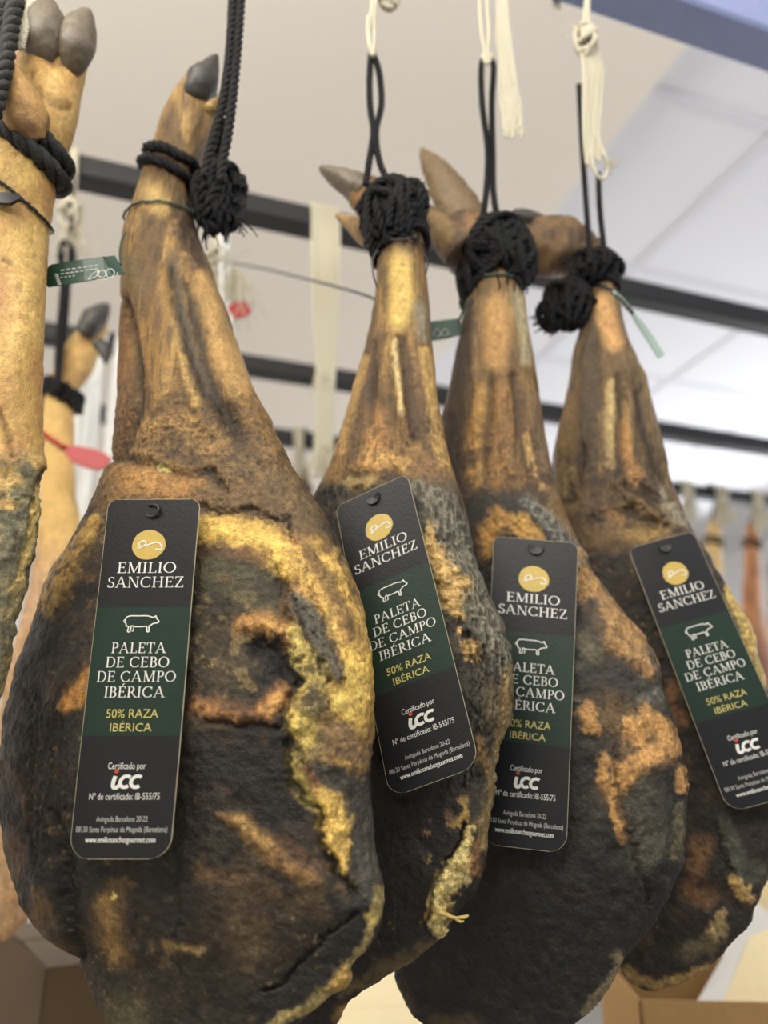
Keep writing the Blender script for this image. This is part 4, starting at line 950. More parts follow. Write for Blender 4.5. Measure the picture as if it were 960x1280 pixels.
# serif capitals drawn from stems, bars and bowls (unit cap height)
def serif_glyphs():
    TH, TN, SF = 0.12, 0.058, 0.05
    g = {}
    def rect(x0, y0, x1, y1): return [(x0, y0), (x1, y0), (x1, y1), (x0, y1)]
    def stem(x, th=TH, y0=0, y1=1, s0=True, s1=True):
        r = [rect(x-th/2, y0, x+th/2, y1)]
        if s0: r += [rect(x-th/2-.085, y0, x+th/2+.085, y0+SF)]
        if s1: r += [rect(x-th/2-.085, y1-SF, x+th/2+.085, y1)]
        return r
    def diag(x0, y0, x1, y1, th): return [[(x0-th/2, y0), (x0+th/2, y0), (x1+th/2, y1), (x1-th/2, y1)]]
    def arc(cx, cy, rx, ry, a0, a1, n=20, thick=TH, thin=TN):
        r = []; A = [math.radians(a0+(a1-a0)*i/n) for i in range(n+1)]
        def pt(a, s):
            th = thin+(thick-thin)*abs(math.cos(a)); return (cx+(rx+s*th/2)*math.cos(a), cy+(ry+s*th/2*0.9)*math.sin(a))
        for a, b in zip(A[:-1], A[1:]): r.append([pt(a, -1), pt(a, 1), pt(b, 1), pt(b, -1)])
        return r
    def bar(x0, x1, y): return [rect(x0, y-TN/2, x1, y+TN/2)]
    def tick(x, y0, y1): return [rect(x-.03, y0, x+.03, y1)]
    E = stem(.17)+bar(.17, .58, .97)+bar(.17, .48, .52)+bar(.17, .62, .03)+tick(.57, .8, 1)+tick(.47, .43, .61)+tick(.61, 0, .2)
    g['E'] = (E, .68); g['\u00c9'] = (E+[[(.3, 1.08), (.36, 1.08), (.52, 1.27), (.4, 1.27)]], .68)
    g['I'] = (stem(.17), .34); g['L'] = (stem(.17)+bar(.17, .58, .03)+tick(.57, 0, .22), .62)
    g['M'] = (stem(.15, TN)+diag(.17, 1, .5, .02, TH)+diag(.83, 1, .5, .02, TN)+stem(.86), 1.03)
    g['N'] = (stem(.15, TN)+diag(.16, 1, .74, 0, TH)+stem(.76, TN), .92)
    g['O'] = (arc(.45, .5, .37, .47, 0, 360, 36), .9)
    g['C'] = (arc(.46, .5, .38, .47, 42, 318, 30)+tick(.74, .74, .95)+tick(.74, .05, .26), .84)
    g['S'] = (arc(.3, .74, .19, .225, 30, 270, 20, .10, TN)+arc(.3, .26, .21, .235, -150, 90, 20, .12, TN)+tick(.48, .76, .97)+tick(.08, .03, .26), .58)
    g['A'] = (diag(.1, 0, .42, 1, TN)+diag(.76, 0, .42, 1, TH)+bar(.2, .65, .34)+[rect(0, 0, .22, SF), rect(.62, 0, .92, SF)], .9)
    g['H'] = (stem(.17)+stem(.72)+bar(.17, .72, .52), .9)
    g['Z'] = (bar(.06, .62, .97)+bar(.05, .64, .03)+diag(.1, .02, .58, .98, TH)+tick(.08, .78, 1)+tick(.63, 0, .22), .7)
    g['P'] = (stem(.17)+bar(.17, .34, .97)+bar(.17, .34, .48)+arc(.33, .725, .21, .245, -90, 90, 16), .62)
    g['T'] = (stem(.36, s1=False)+bar(.04, .68, .97)+tick(.05, .76, 1)+tick(.67, .76, 1), .72)
    g['D'] = (stem(.17)+bar(.17, .4, .97)+bar(.17, .4, .03)+arc(.39, .5, .35, .47, -90, 90, 22), .84)
    g['B'] = (stem(.17)+bar(.17, .34, .97)+bar(.17, .36, .52)+bar(.17, .36, .03)+arc(.33, .745, .18, .225, -90, 90, 14)+arc(.35, .275, .21, .245, -90, 90, 14), .66)
    g['R'] = (stem(.17)+bar(.17, .34, .97)+bar(.17, .34, .48)+arc(.33, .725, .2, .245, -90, 90, 16)+diag(.72, 0, .36, .48, TH)+[rect(.6, 0, .84, SF)], .76)
    g[' '] = ([], .32)
    return g
SG = serif_glyphs()
def serif_fit(body, cx, cy, w, h):
    V = []; Fc = []; x = 0
    for ch in body:
        P, adv = SG[ch]
        for poly in P:
            Fc.append(tuple(range(len(V), len(V)+len(poly)))); V += [(x+a, b) for a, b in poly]
        x += adv+.05
    V = np.array(V); W = x-.05; return np.stack([(V[:, 0]-W/2)*w/W+cx, cy+h/2-V[:, 1]*h], 1), Fc
def stroke2d(pts, w, closed=False):
    P = np.array(pts, dtype=float)
    if closed: P = np.vstack([P, P[:1]])
    Q = resample(np.c_[P, np.zeros(len(P))], 0.7)[:, :2]; T = np.gradient(Q, axis=0); T /= np.linalg.norm(T, axis=1)[:, None]+1e-9
    Nn = np.stack([-T[:, 1], T[:, 0]], 1); w = np.ones(len(Q))*w
    V = np.vstack([Q+Nn*w[:, None]/2, Q-Nn*w[:, None]/2]); n = len(Q)
    return V, [(i, i+1, n+i+1, n+i) for i in range(n-1)]
def disc2d(cx, cy, r, n=40, wob=0.0):
    a = np.linspace(0, 2*math.pi, n, endpoint=False); rr = r*(1+wob*np.sin(a*3+1)+wob*.7*np.sin(a*7))
    return np.stack([cx+rr*np.cos(a), cy+rr*np.sin(a)], 1), [tuple(range(n))]

TW, TL_ = 114.0, 448.0          # the printed card in its own units
def pig_outline(cx, cy, s):
    p = [(-20, -3), (-19, -8), (-14, -10), (-4, -10), (6, -10), (13, -8), (16, -10), (17, -7), (20, -3), (19, -1), (14, 0), (11, 2), (9, 4), (9.5, 10), (7, 10), (6, 4), (0, 4), (-8, 4), (-12, 3), (-13, 10), (-16, 10), (-15.5, 4), (-18, 3), (-20, -3)]
    V, Fc = stroke2d([(cx+a*s, cy+b*s) for a, b in p], 1.5); V2, F2 = stroke2d([(cx-19.5*s, cy-6*s), (cx-22*s, cy-4*s), (cx-20.5*s, cy-1*s)], 1.1)
    V3, F3 = stroke2d([(cx-9*s, cy+4*s), (cx-9.5*s, cy+9.5*s), (cx-11*s, cy+9.5*s)], 1.2)
    out = V; fc = list(Fc)
    for a, b in ((V2, F2), (V3, F3)): fc += [tuple(i+len(out) for i in f) for f in b]; out = np.vstack([out, a])
    return out, fc
def card_print():
    """all marks on the card as (points, faces, ink)"""
    A = []
    A.append((*serif_fit('EMILIO', 57, 95, 72, 14.5), 0)); A.append((*serif_fit('SANCHEZ', 57, 114.5, 93, 14.5), 0))
    A.append((*pig_outline(58, 169, 1.0), 0))
    A.append((*serif_fit('PALETA', 57, 200, 65, 13.5), 0)); A.append((*serif_fit('DE CEBO', 57, 218, 75, 13.5), 0))
    A.append((*serif_fit('DE CAMPO', 57, 236, 93, 13.5), 0)); A.append((*serif_fit('IB\u00c9RICA', 57, 255, 71, 13.5), 0))
    A.append((*text_fit('50% RAZA', 57, 281, 60, 11), 2)); A.append((*text_fit('IB\u00c9RICA', 57, 296.5, 48, 12.5), 2))
    A.append((*text_fit('Certificado por', 57, 343, 43, 8), 0))
    A.append((*text_fit('N\u00ba de certificado: IB-555/75', 57, 378, 80, 8), 0))
    A.append((*text_fit('Avinguda Barcelona 20-22', 57, 403.5, 58, 6.6), 1))
    A.append((*text_fit('08130 Santa Perp\u00e8tua de Mogoda (Barcelona)', 57, 415, 103, 6.6), 1))
    A.append((*text_fit('www.emiliosanchezgourmet.com', 57, 426.5, 79, 7), 0))
    A.append((*text_fit('www.emiliosanchezgourmet.com', 57.35, 426.5, 79, 7), 0))
    # the certifier's rounded letters
    def sh(p): return [(x+(361-y)*0.18, y) for x, y in p]
    def arcp(cx, cy, rx, ry, a0, a1, n=12): return [(cx+rx*math.cos(math.radians(a0+(a1-a0)*i/n)), cy+ry*math.sin(math.radians(a0+(a1-a0)*i/n))) for i in range(n+1)]
    A.append((*stroke2d(sh([(44, 355), (43.5, 361), (44.5, 367), (48, 368.5), (51, 366)]), 4.6), 0))
    A.append((*stroke2d(sh(arcp(57.5, 361.5, 6.2, 6.3, -50, -310)), 4.2), 0)); A.append((*stroke2d(sh(arcp(70, 361.5, 6.4, 6.3, -50, -310)), 4.2), 0))
    A.append((*disc2d(46, 349.5, 2.7, 16), 3))
    return A
PRINT = card_print()
EMB = [(*disc2d(57, 64, 20.5, 48, 0.012), 0), (*stroke2d([(44, 66), (46, 68.5), (52, 64.5), (54, 60.5), (50, 58.5), (45.5, 62), (47.5, 66), (54, 65), (62, 62), (68, 61), (71, 62.5), (74, 68), (71.5, 70.5), (66, 70)], 1.7), 1)]
def corner_gap(v):
    r = 13 if v < TL_/2 else 24; d = min(v, TL_-v); return 0 if d >= r else r-math.sqrt(max(0, r*r-(r-d)**2))
def make_tag(label, L, quad, gap=0.0035, bow=0.0, samples=None, seed=1, hang='loop', extra_y=0.0, slope=True):
    """quad: four picture corners TL, TR, BR, BL; the card lies against the ham's front"""
    q = np.array(quad, dtype=float); S = []
    for u in np.linspace(.05, .95, 7):
        for v in np.linspace(.03, .97, 15):
            p = (q[0]*(1-u)+q[1]*u)*(1-v)+(q[3]*(1-u)+q[2]*u)*v; y = front_y(L, p[0], p[1], 7)
            if y is not None: S.append((p[0], p[1], y))
    S = np.array(S); B = np.c_[np.ones(len(S)), S[:, 0], S[:, 1]]
    k = np.linalg.lstsq(B, S[:, 2], rcond=None)[0]
    if not slope: k = np.array([S[:, 2].min(), 0, 0])
    k[0] += (S[:, 2]-B@k).min() - gap + extra_y
    C3 = [at(p[0], p[1], k[0]+k[1]*p[0]+k[2]*p[1]) for p in q]
    nrm = np.cross(C3[1]-C3[0], C3[3]-C3[0]); nrm /= np.linalg.norm(nrm)
    if nrm[1] > 0: nrm = -nrm
    def mp(UV, lift=0.0):
        UV = np.asarray(UV, dtype=float); u = UV[:, :1]/TW; v = UV[:, 1:2]/TL_
        P = (C3[0]*(1-u)+C3[1]*u)*(1-v)+(C3[3]*(1-u)+C3[2]*u)*v
        return P + nrm*(lift + bow*(4*(u-.5)**2-1) + 0.0012*np.sin(v*5+seed)*(u-.5))
    root = empty('hang_tag', mp([[TW/2, 0]])[0], label, 'tag', 'printed black hang tags')
    vs = sorted(set([0, .5, 2, 4.5, 7, 10, 13, 148, 308]+list(np.linspace(13, TL_-28, 58))+[TL_-x for x in (0, .5, 2, 4, 7, 10, 14, 18, 22, 26)]))
    NU = 20; mb = MB(); rows = []
    for v in vs:
        g = corner_gap(v); rows.append(np.stack([np.r_[g, np.linspace(g+.5, TW-g-.5, NU-1), TW-g], np.full(NU+1, v)], 1))
    UV = np.vstack(rows); n = NU+1; V = np.vstack([mp(UV, 0), mp(UV, -0.0007)]); off = len(UV); f0, f1, f2 = [], [], []
    for i in range(len(vs)-1):
        gm = 148 <= (vs[i]+vs[i+1])/2 <= 308
        for j in range(NU):
            a = i*n+j; (f2 if j in (0, NU-1) or i in (0, len(vs)-2) else f1 if gm else f0).append((a, a+1, a+n+1, a+n)); f0.append((off+a, off+a+n, off+a+n+1, off+a+1))
        for a, b in ((i*n, i*n+n), (i*n+n-1+n, i*n+n-1)): f2.append((a, b, off+b, off+a))
    for j in range(NU): f2.append((j, off+j, off+j+1, j+1)); a = (len(vs)-1)*n+j; f2.append((a, a+1, off+a+1, off+a))
    mb.add(V, f0, 0); mb.f += f1 ; mb.m += [1]*len(f1); mb.f += f2; mb.m += [2]*len(f2)
    mb.build('card', [M['card'], M['card_green'], M['card_edge']], root, smooth=False)
    mb = MB()
    for P2, Fc, ink in PRINT: mb.add(mp(P2, 0.00025), Fc, ink)
    mb.build('lettering', [M['ink_white'], M['ink_grey'], M['ink_gold'], M['ink_red']], root, smooth=False)
    mb = MB(); mb.add(mp(EMB[0][0], 0.00025), EMB[0][1], 0); mb.add(mp(EMB[1][0], 0.0005), EMB[1][1], 1)
    mb.build('emblem', [M['gold'], M['ink_white']], root, smooth=False)
    mb = MB(); sc = np.linalg.norm(C3[1]-C3[0])/TW
    if hang == 'loop':
        a = np.linspace(-2.2, 2.6, 26); UVl = np.stack([58+9*np.cos(a), 17+8.5*np.sin(a)], 1); P = mp(UVl, 0); P = P + nrm[None]*(0.0012+0.0006*np.cos(a))[:, None]; tube(mb, P, 1.3*sc, 8)
        mb.build('string_loop', M['tie_black'], root)
    else:
        a = np.linspace(-0.25, math.pi+0.25, 24); UVl = np.stack([58+10.5*np.cos(a), 13+12*np.sin(a)], 1); c_ = np.array([[58, 12.0]]); V = np.vstack([mp(c_, 0.0006), mp(UVl, 0.0022), mp(c_, 0.0002), mp(UVl, 0.0008)])
        m_ = len(UVl); fc = [(0, 1+i, 2+i) for i in range(m_-1)]+[(m_+1, m_+3+i, m_+2+i) for i in range(m_-1)]+[(1+i, m_+2+i, m_+3+i, 2+i) for i in range(m_-1)]
        mb.add(V, fc); mb.build('punched_flap', M['card'], root, smooth=False)
    return root, mp
make_tag('upright black tag with cream edge on the yellow-rimmed ham, leftmost of the tags', L1, [(135, 624), (251, 624), (212, 1074), (86, 1074)], seed=1, hang='loop')
make_tag('strongly tilted black tag with pale edge on the narrow ham behind the yellow-rimmed one', L2, [(419, 633), (509, 592), (600, 957), (487, 998)], seed=2, hang='flap')
make_tag('upright black tag whose left side is hidden by the edge of the narrow ham', L3, [(617, 670), (723, 679), (708, 1067), (602, 1055)], seed=3, hang='flap')
make_tag('shiny black tag slanting down to the right edge on the rightmost ham', L4, [(785, 686), (867, 664), (1012, 988), (911, 1016)], seed=4, hang='flap', bow=-0.002)

# wire ties and plastic seals on the ankles
def seal_thing(label, P): return empty('seal_tie', P, label, 'seal', 'ties and seals on the ankles')
s_ = seal_thing('green wire loop and dark green printed plastic seal on the yellow-rimmed ham', at(155, 300, .53))
mb = MB(); R = leg_ring(L1, 282, -13, 0.0022, 80, 0, 0.0, 1.0); tube(mb, R, 0.0011, 8)
tube(mb, resample(pts3([(157, 290, .535), (152, 302, .530), (150, 316, .524), (151, 331, .519)], .52), 0.001), 0.0011, 8); mb.build('wire_loop', M['tie_green'], s_)
mb = MB(); ysl = 0.512; P = np.array([at(x, y, ysl+dz) for x, y, dz in ((57, 346, .006), (62, 345, .005), (80, 342, .002), (105, 338, 0), (130, 334, .002), (136, 333, .0005), (150, 331, .006))])
up = at(100, 300, ysl)-at(104, 338, ysl); sc = pr(P[3])
quad_strip(mb, P, up/np.linalg.norm(up), np.array([20, 32, 33, 33, 32, 29, 27])*sc, 0.0008); mb.build('seal_plate', M['seal_green'], s_, smooth=False)
def on_plate(pts): return np.array([at(x, y, ysl - .0024 + 0.0017*0 + (abs(x-105)/50)**2*.002) for x, y in pts])
mb = MB()
def flat_line(pts, w):
    Q = resample(on_plate(pts), 0.0008); tube(mb, Q, w*sc/2, 5)
flat_line([(110, 350), (115, 343), (124, 338), (121, 345), (112, 349)], 1.0); flat_line([(122, 349), (130, 350), (140, 346), (143, 340), (138, 336), (132, 340), (136, 347), (145, 345), (147, 341)], 1.0); flat_line([(124, 338), (122, 343), (128, 347), (133, 343), (130, 338), (126, 339)], 1.0)
for (y0, x1), seg in zip(((338, 140), (342.5, 136), (347, 108)), ((10, 7), (9, 6), (5, 5))):
    x = 76
    while x < x1-30+14:
        flat_line([(x, y0-(x-76)*.14), (x+seg[0]*.45, y0-(x+seg[0]*.45-76)*.14)], 1.3); x += seg[1]
for k in range(6): flat_line([(68.5+k*.75, 343.5+k*2.4), (72.5+k*.75, 343+k*2.4)], 1.4)
mb.build('lettering', M['ink_white'], s_)
s_ = seal_thing('thin black tie with flat clasp round the golden ham at left', at(20, 250, .45))
mb = MB(); tube(mb, leg_ring(L0, 253, 26, 0.002, 80), 0.0013, 8); mb.build('tie_loop', M['tie_black'], s_)
mb = MB(); yf = front_y(L0, 8, 250)-0.004; P = np.array([at(x, y, yf) for x, y in ((-12, 247), (0, 248), (14, 249), (20, 248), (26, 248))]); quad_strip(mb, P, (0, 0, 1), np.array([16, 16, 16, 10, 5])*pr(P[0]), 0.003); mb.build('clasp', M['tie_black'], s_, smooth=False)
s_ = seal_thing('thin dark wire hanging loose at the ankle of the narrow ham', at(470, 330, .57))
mb = MB(); tube(mb, leg_ring(L2, 318, -6, 0.0026, 70), 0.0009, 6); mb.build('wire_loop', M['tie_black'], s_); mb = MB()
tube(mb, resample(pts3([(472, 312, .57), (466, 325, .568), (467, 345, .568), (472, 360, .572)], .57), .001), 0.0008, 6)
mb.build('wire_end', M['tie_black'], s_); mb = MB(); tube(mb, resample(pts3([(531, 318, .57), (535, 328, .572), (532, 342, .575)], .57), .001), 0.0008, 6); mb.build('wire_end', M['tie_black'], s_)
s_ = seal_thing('green plastic seal peeking out left of the ham with orange blotches', at(575, 400, .63))
mb = MB(); tube(mb, leg_ring(L3, 362, -4, 0.0022, 80), 0.0011, 8); mb.build('wire_loop', M['tie_green'], s_); mb = MB(); tube(mb, resample(pts3([(588, 372, .625), (580, 386, .63), (575, 398, .637), (572, 406, .64)], .63), .001), 0.0011, 8); mb.build('wire_end', M['tie_green'], s_)
mb = MB(); P = np.array([at(x, y, .645) for x, y in ((528, 415), (540, 414), (555, 412), (565, 410), (577, 408))]); up = np.array([0, 0, 1.0]); quad_strip(mb, P, up, np.array([26, 27, 27, 25, 24])*pr(P[0]), 0.0008); mb.build('seal_plate', M['seal_green'], s_, smooth=False)
mb = MB()
for pts in ([(540, 420), (546, 412), (552, 418), (546, 421)], [(549, 421), (556, 411), (560, 418), (553, 420)]): tube(mb, resample(np.array([at(x, y, .6435) for x, y in pts]), .0008), 0.0004, 5)
mb.build('lettering', M['ink_grey'], s_)
s_ = seal_thing('pale green plastic seal seen edge-on, sticking out right of the rightmost ankle', at(770, 368, .66))
mb = MB(); tube(mb, leg_ring(L4, 366, 8, 0.002, 70), 0.0011, 8); mb.build('wire_loop', M['tie_black'], s_); mb = MB(); tube(mb, resample(pts3([(764, 366, .655), (774, 372, .65), (784, 383, .65), (792, 392, .65)], .65), .001), 0.0015, 8); mb.build('wire_end', M['tie_black'], s_)
mb = MB(); P = np.array([at(x, y, .65+k*.004) for k, (x, y) in enumerate(((766, 364), (776, 374), (785, 385), (790, 391), (800, 405), (812, 422), (827, 446)))]); quad_strip(mb, P, (1, 0.0, .5), np.array([4, 6, 6, 4, 8, 9, 9])*pr(P[0]), 0.002); mb.build('seal_plate', M['seal_pale'], s_, smooth=False)

# ------------------------------------------------------------------ white cotton cords over the rails
def cord_thing(label, P, group='white cotton cords on the rails'): return empty('cotton_cord', P, label, 'cord', group)
def over(a, b, h, dx=0.0, front=0.05, n=14):
    """points of a turn over a rail at E1 = a, rail at E2 = b; comes up in front, goes down behind"""
    r = h+0.004; pts = []
    for k, (db, dz) in enumerate(((-r, -front), (-r, 0), (-r*.95, r*.8), (-r*.6, r*1.02), (0, r*1.05), (r*.6, r*1.02), (r*.95, r*.8), (r, 0), (r, -front*.6))): pts.append(rail_pt(a+dx*k/8, b+db, ZR+dz))
    return pts
def a_of(px, py, b): return on_b(px, py, b)@E1
# fourth ham's cord, hanging over the near rail
A4 = a_of(738, 0, BROW-.03); r_ = 0.0019
c4 = cord_thing('white cotton cord over the near rail holding the rightmost rope', at(738, 30, .68))
mb = MB(); kn = on_b(733, 52, BROW-.03); kp = lambda x, y: on_b(x, y, BROW-.032)
for d in (-.004, 0.002): rope(mb, [kn+np.array([d, 0, 0])]+over(A4, BROW, .027, d), r_*1.3)
mb.build('hanging_strand', M['cord'], c4)
mb = MB(); ball_tangle(mb, kp(731, 52), axes(kp(731, 52), 14, 20, 12), r_*1.4, 9, 5); fibres(mb, kp(724, 44), (.004, .004, .004), .018, 10, .0006, 3, (-.5, 0, .3)); mb.build('knot', M['cord'], c4)
mb = MB()
for k in range(9):
    x0 = 728+k*2.6; g = np.random.default_rng(90+k)
    rope(mb, [kp(x0-2, 60), kp(x0+2+g.uniform(-2, 2), 90), kp(x0+g.uniform(-2, 3), 130), kp(x0+2+g.uniform(-3, 3), 170), kp(x0+6+g.uniform(-4, 4), 200+g.uniform(-6, 10))], r_*.8)
rope(mb, [kp(744, 165), kp(738, 190), kp(744, 214), kp(754, 224), kp(760, 208), kp(752, 184)], r_*.9)
fibres(mb, kp(758, 204), (.004, .003, .006), .014, 26, .0005, 8, (.5, 0, -.4)); mb.build('frayed_end', M['cord'], c4)
# third ham's cord
c3 = cord_thing('white frayed cotton tassel through the looped rope of the blotched ham', at(612, 30, .64))
mb = MB(); kp = lambda x, y: on_b(x, y, BROW-.03); A3_ = a_of(612, -70, BROW-.03)
for d, x in ((-.007, 602), (.003, 611)):
    rope(mb, [kp(609, 78), kp(x, 40), kp(x-2, 0), kp(x, -50)]+over(A3_, BROW, .027, d, 0.0)[1:], r_*1.1)
rope(mb, [kp(603, 68), kp(609, 80), kp(615, 68)], r_*1.1); mb.build('hanging_strand', M['cord'], c3)
mb = MB()
for k in range(22):
    g = np.random.default_rng(190+k); t = k/21
    rope(mb, [kp(620+8*t, -50), kp(622+10*t+g.uniform(-3, 3), 0), kp(624+14*t+g.uniform(-3, 3), 50), kp(626+20*t+g.uniform(-3, 3), 100), kp(628+22*t+g.uniform(-4, 4), 135), kp(630+23*t+g.uniform(-5, 5), 160+g.uniform(-10, 14))], r_*.62, jit=.3)
mb.build('frayed_end', M['cord'], c3)
# second ham's cord
c2 = cord_thing('white cotton cord leaving the top frame edge above the narrow ham', at(466, 20, .6))
mb = MB(); A2_ = a_of(468, -100, BROW-.03)
for d, pts in ((-.004, [(466, 70), (461, 50), (464, 20), (467, -20), (468, -90)]), (.003, [(466, 70), (468, 50), (468, 20), (471, -20), (472, -90)]), (0, [(463, 60), (460, 40), (461, 20)])):
    P = [kp(*q) for q in pts]; rope(mb, P+(over(A2_, BROW, .027, d, 0.0)[1:] if len(pts) > 3 else []), r_*1.2)
mb.build('hanging_strand', M['cord'], c2)
mb = MB(); ball_tangle(mb, kp(488, -4), axes(kp(488, -4), 12, 14, 10), r_*1.3, 7, 6); rope(mb, [kp(472, -30), kp(480, -15), kp(488, -4)], r_); mb.build('knot', M['cord'], c2)
# near ham: fray behind its hoof
c0 = cord_thing('white frayed cord end behind the cloven hoof at top left', at(28, 20, .54))
mb = MB(); kp = lambda x, y: on_b(x, y, BROW-.03); A0_ = a_of(45, -160, BROW-.03)
for k in range(7):
    g = np.random.default_rng(290+k); rope(mb, [kp(22+k, 58+g.uniform(-6, 8)), kp(27+k*1.5, 30), kp(36+k*1.6, 0), kp(42+k, -60)]+([kp(45, -150)]+over(A0_, BROW, .027, .002*k, 0.)[1:] if k < 3 else []), r_*.9)
fibres(mb, kp(22, 40), (.004, .003, .008), .012, 30, .0005, 4, (-.6, 0, -.3)); mb.build('frayed_end', M['cord'], c0)

# cords over the rail behind
def back_cord(label, b, px, ytop_off, strands, h=.021, knots=(), fr=(), m='cord'):
    a = a_of(px, 300, b-.025); P0 = rail_pt(a, b-.025, ZR); root = cord_thing(label, P0)
    mb = MB(); kp = lambda x, y: on_b(x, y, b-.027)
    for w, dx, pts in strands:
        P = [kp(*q) for q in pts][::-1]; rope(mb, P+over(P[-1]@E1, b, h, dx, -.004), w, step=w*.7)
    mb.build('hanging_strand', M[m], root)
    if knots:
        mb = MB()
        for x, y, ax, az, n in knots: ball_tangle(mb, kp(x, y), axes(kp(x, y), ax, az, ax), .0028, n, 7)
        mb.build('knot', M[m], root)
    if fr:
        for x, y, sx, ln, n, dn in fr:
            mb = MB(); u = pr(kp(x, y)); fibres(mb, kp(x, y), (sx*u, .004, 3*u), ln*u, n, .0011, 17, dn); mb.build('frayed_end', M[m], root)
    return root
bA, bB, bC = RAILS[1:4]
def ry(px, b):        # picture height of a rail's upper front edge at px
    lo, hi = -200.0, 960.0
    for _ in range(40):
        m_ = (lo+hi)/2
        if on_b(px, m_, b-.025)[2] > ZR+.012: lo = m_
        else: hi = m_
    return lo
t0 = ry(405, bA)
back_cord('thick bundle of white cords wrapped over the black rail between the first two tagged hams', bA, 405, 0,
  [(.0042, 0.0, [(392+5*k, t0), (392+5.2*k+np.sin(k)*1.5, 330), (395+4.2*k, 420), (398+3*k, 480), (396+3*k, 540+8*np.sin(k*2)), (394+3.4*k, 590+6*np.cos(k*3))]) for k in range(7)], fr=[(403, 560, 10, 40, 26, (0, 0, -1)), (402, 470, 8, 30, 16, (0, 0, -1))])
t0 = ry(93, bA)
back_cord('white cord on the black rail between golden ham and yellow-rimmed ham', bA, 93, 0,
  [(.0035, 0, [(90+3*k, t0), (88+3*k, 230), (84+4*k, 262)]) for k in range(3)], knots=[(88, 268, 14, 18, 8)], fr=[(90, 285, 12, 56, 40, (.12, 0, -1))])
t0 = ry(280, bB-.26)
b_w = RAILS[1]+.02
back_cord('white fluffy cord tuft hanging behind the yellow-rimmed ham, red seal on it', bA, 272, 0,
  [(.0035, 0, [(268+4*k, ry(268, bA)), (268+4*k, 290), (266+5*k, 320)]) for k in range(3)], knots=[(272, 325, 14, 16, 9)], fr=[(280, 335, 18, 85, 90, (.15, 0, -1))])
mb = MB(); P = np.array([on_b(x, y, bA-.04) for x, y in ((289, 392), (297, 388), (305, 386), (311, 384))]); quad_strip(mb, P, (0, 0, 1), np.array([16, 22, 22, 14])*pr(P[0]), .004)
o = mb.build('plastic_seal', M['seal_red'], None, smooth=False, origin=P[1]); tag(o, 'small red plastic seal on the fluffy white cord tuft', 'seal')
def strip_bundle(name, label, cat, b, pts, w, m, seed, group=None):
    P = np.array([on_b(x, y, b) for x, y in pts]); mb = MB(); u = pr(P[0]); g = np.random.default_rng(seed)
    for k in range(9):
        dx = g.uniform(-w/2, w/2); Q = [on_b(x+dx+g.uniform(-2, 2), y+(g.uniform(-12, 12) if i == len(pts)-1 else 0), b+g.uniform(-.01, .01)) for i, (x, y) in enumerate(pts)]
        tube(mb, resample(np.array(Q), .006), u*w*.11*g.uniform(.7, 1.2), 7, 0, .5, .2, 60, k)
    o = mb.build(name, m, None, origin=P[0]); return tag(o, label, cat, group)
strip_bundle('plastic_streamer', 'white plastic streamers hanging right behind the yellow-rimmed ham leg, below the fluffy tuft', 'streamer', bA-.034, [(281, ry(281, bA)), (284, 330), (286, 400), (292, 450), (296, 480)], 18, M['plastic_white'], 3)
strip_bundle('plastic_streamer', 'white plastic streamers in the gap between golden ham and yellow-rimmed ham', 'streamer', bB-.028, [(130, ry(130, bB)), (128, 420), (122, 460), (116, 520), (108, 600), (100, 680)], 56, M['plastic_white'], 4)
o = None
mb = MB(); tube(mb, resample(np.array([at(469, 374, .62), at(440, 364, .72), at(380, 348, .85), at(320, 334, 1.0), at(250, 322, 1.15)]), .006), .0016, 8)
tag(mb.build('cable', M['wire'], None, origin=at(440, 364, .72)), 'thin grey cable sagging from the narrow ham leg to the left', 'cable')

# cords and tied bundles on the farthest rail at right
for i, (px, yb, wd, sd, lab) in enumerate(((862, 650, 22, 1, 'blurred white cord bunch on the farthest rail, next to the rightmost ham'), (905, 660, 26, 2, 'blurred white cord bunch on the farthest rail, second from the rightmost ham'), (950, 655, 20, 3, 'blurred white cord bunch on the farthest rail by the right frame edge'), (375, 600, 16, 4, 'blurred cord bunch on the farthest rail left of the thick white bundle'))):
    t0 = ry(px, bC)
    back_cord(lab, bC, px, 0, [(.006, 0, [(px-wd/3+wd/4*k, t0), (px-wd/4+wd/6*k, t0+20), (px-wd/4+wd/6*k, t0+45)]) for k in range(3)], knots=[(px, t0+30, wd*.45, 12, 7)], fr=[(px, t0+36, wd*.5, yb-t0-36, 34, (0, 0, -1))])

# ------------------------------------------------------------------ hams on the rails behind
def back_ham(label, rows, D, xref, cols, foot=None, yaw=0, seed=50, front=None):
    y0, y1 = rows[0][0], rows[-1][0]
    L = leg_loft(rows, D, xref, yaw, front or [(y0, .85), (y0+(y1-y0)*.4, .8), (y1, .4)], [(y0, .8), (y1, .4)], 160, 60, 30)
    root = empty('cured_ham', L['G'][-1].mean(0), label, 'ham', 'cured ham legs on the rails behind')
    def pt(p):
        p.c[:] = lin(cols[0]); n = fbm(p.P, (50, 50, 22), seed, 4); p.mix(sstep(0, .5, n)*.7, cols[1])
        if len(cols) > 2: yy = y0+(y1-y0)*cols[3]; p.mix(sstep(yy-40, yy+40, p.y)*.9, cols[2]); p.mottle(cols[1], 60, .05, .4, .6, yy, 3000, 2); p.w[:] = sstep(yy-20, yy+40, p.y0)*.7
        p.d += .003*fbm(p.P, 50, seed+1, 3)
    leg_body('meat', L, pt, root, cols[0], seed); L['root'] = root; return L
DB = on_b(80, 450, bA)[1]
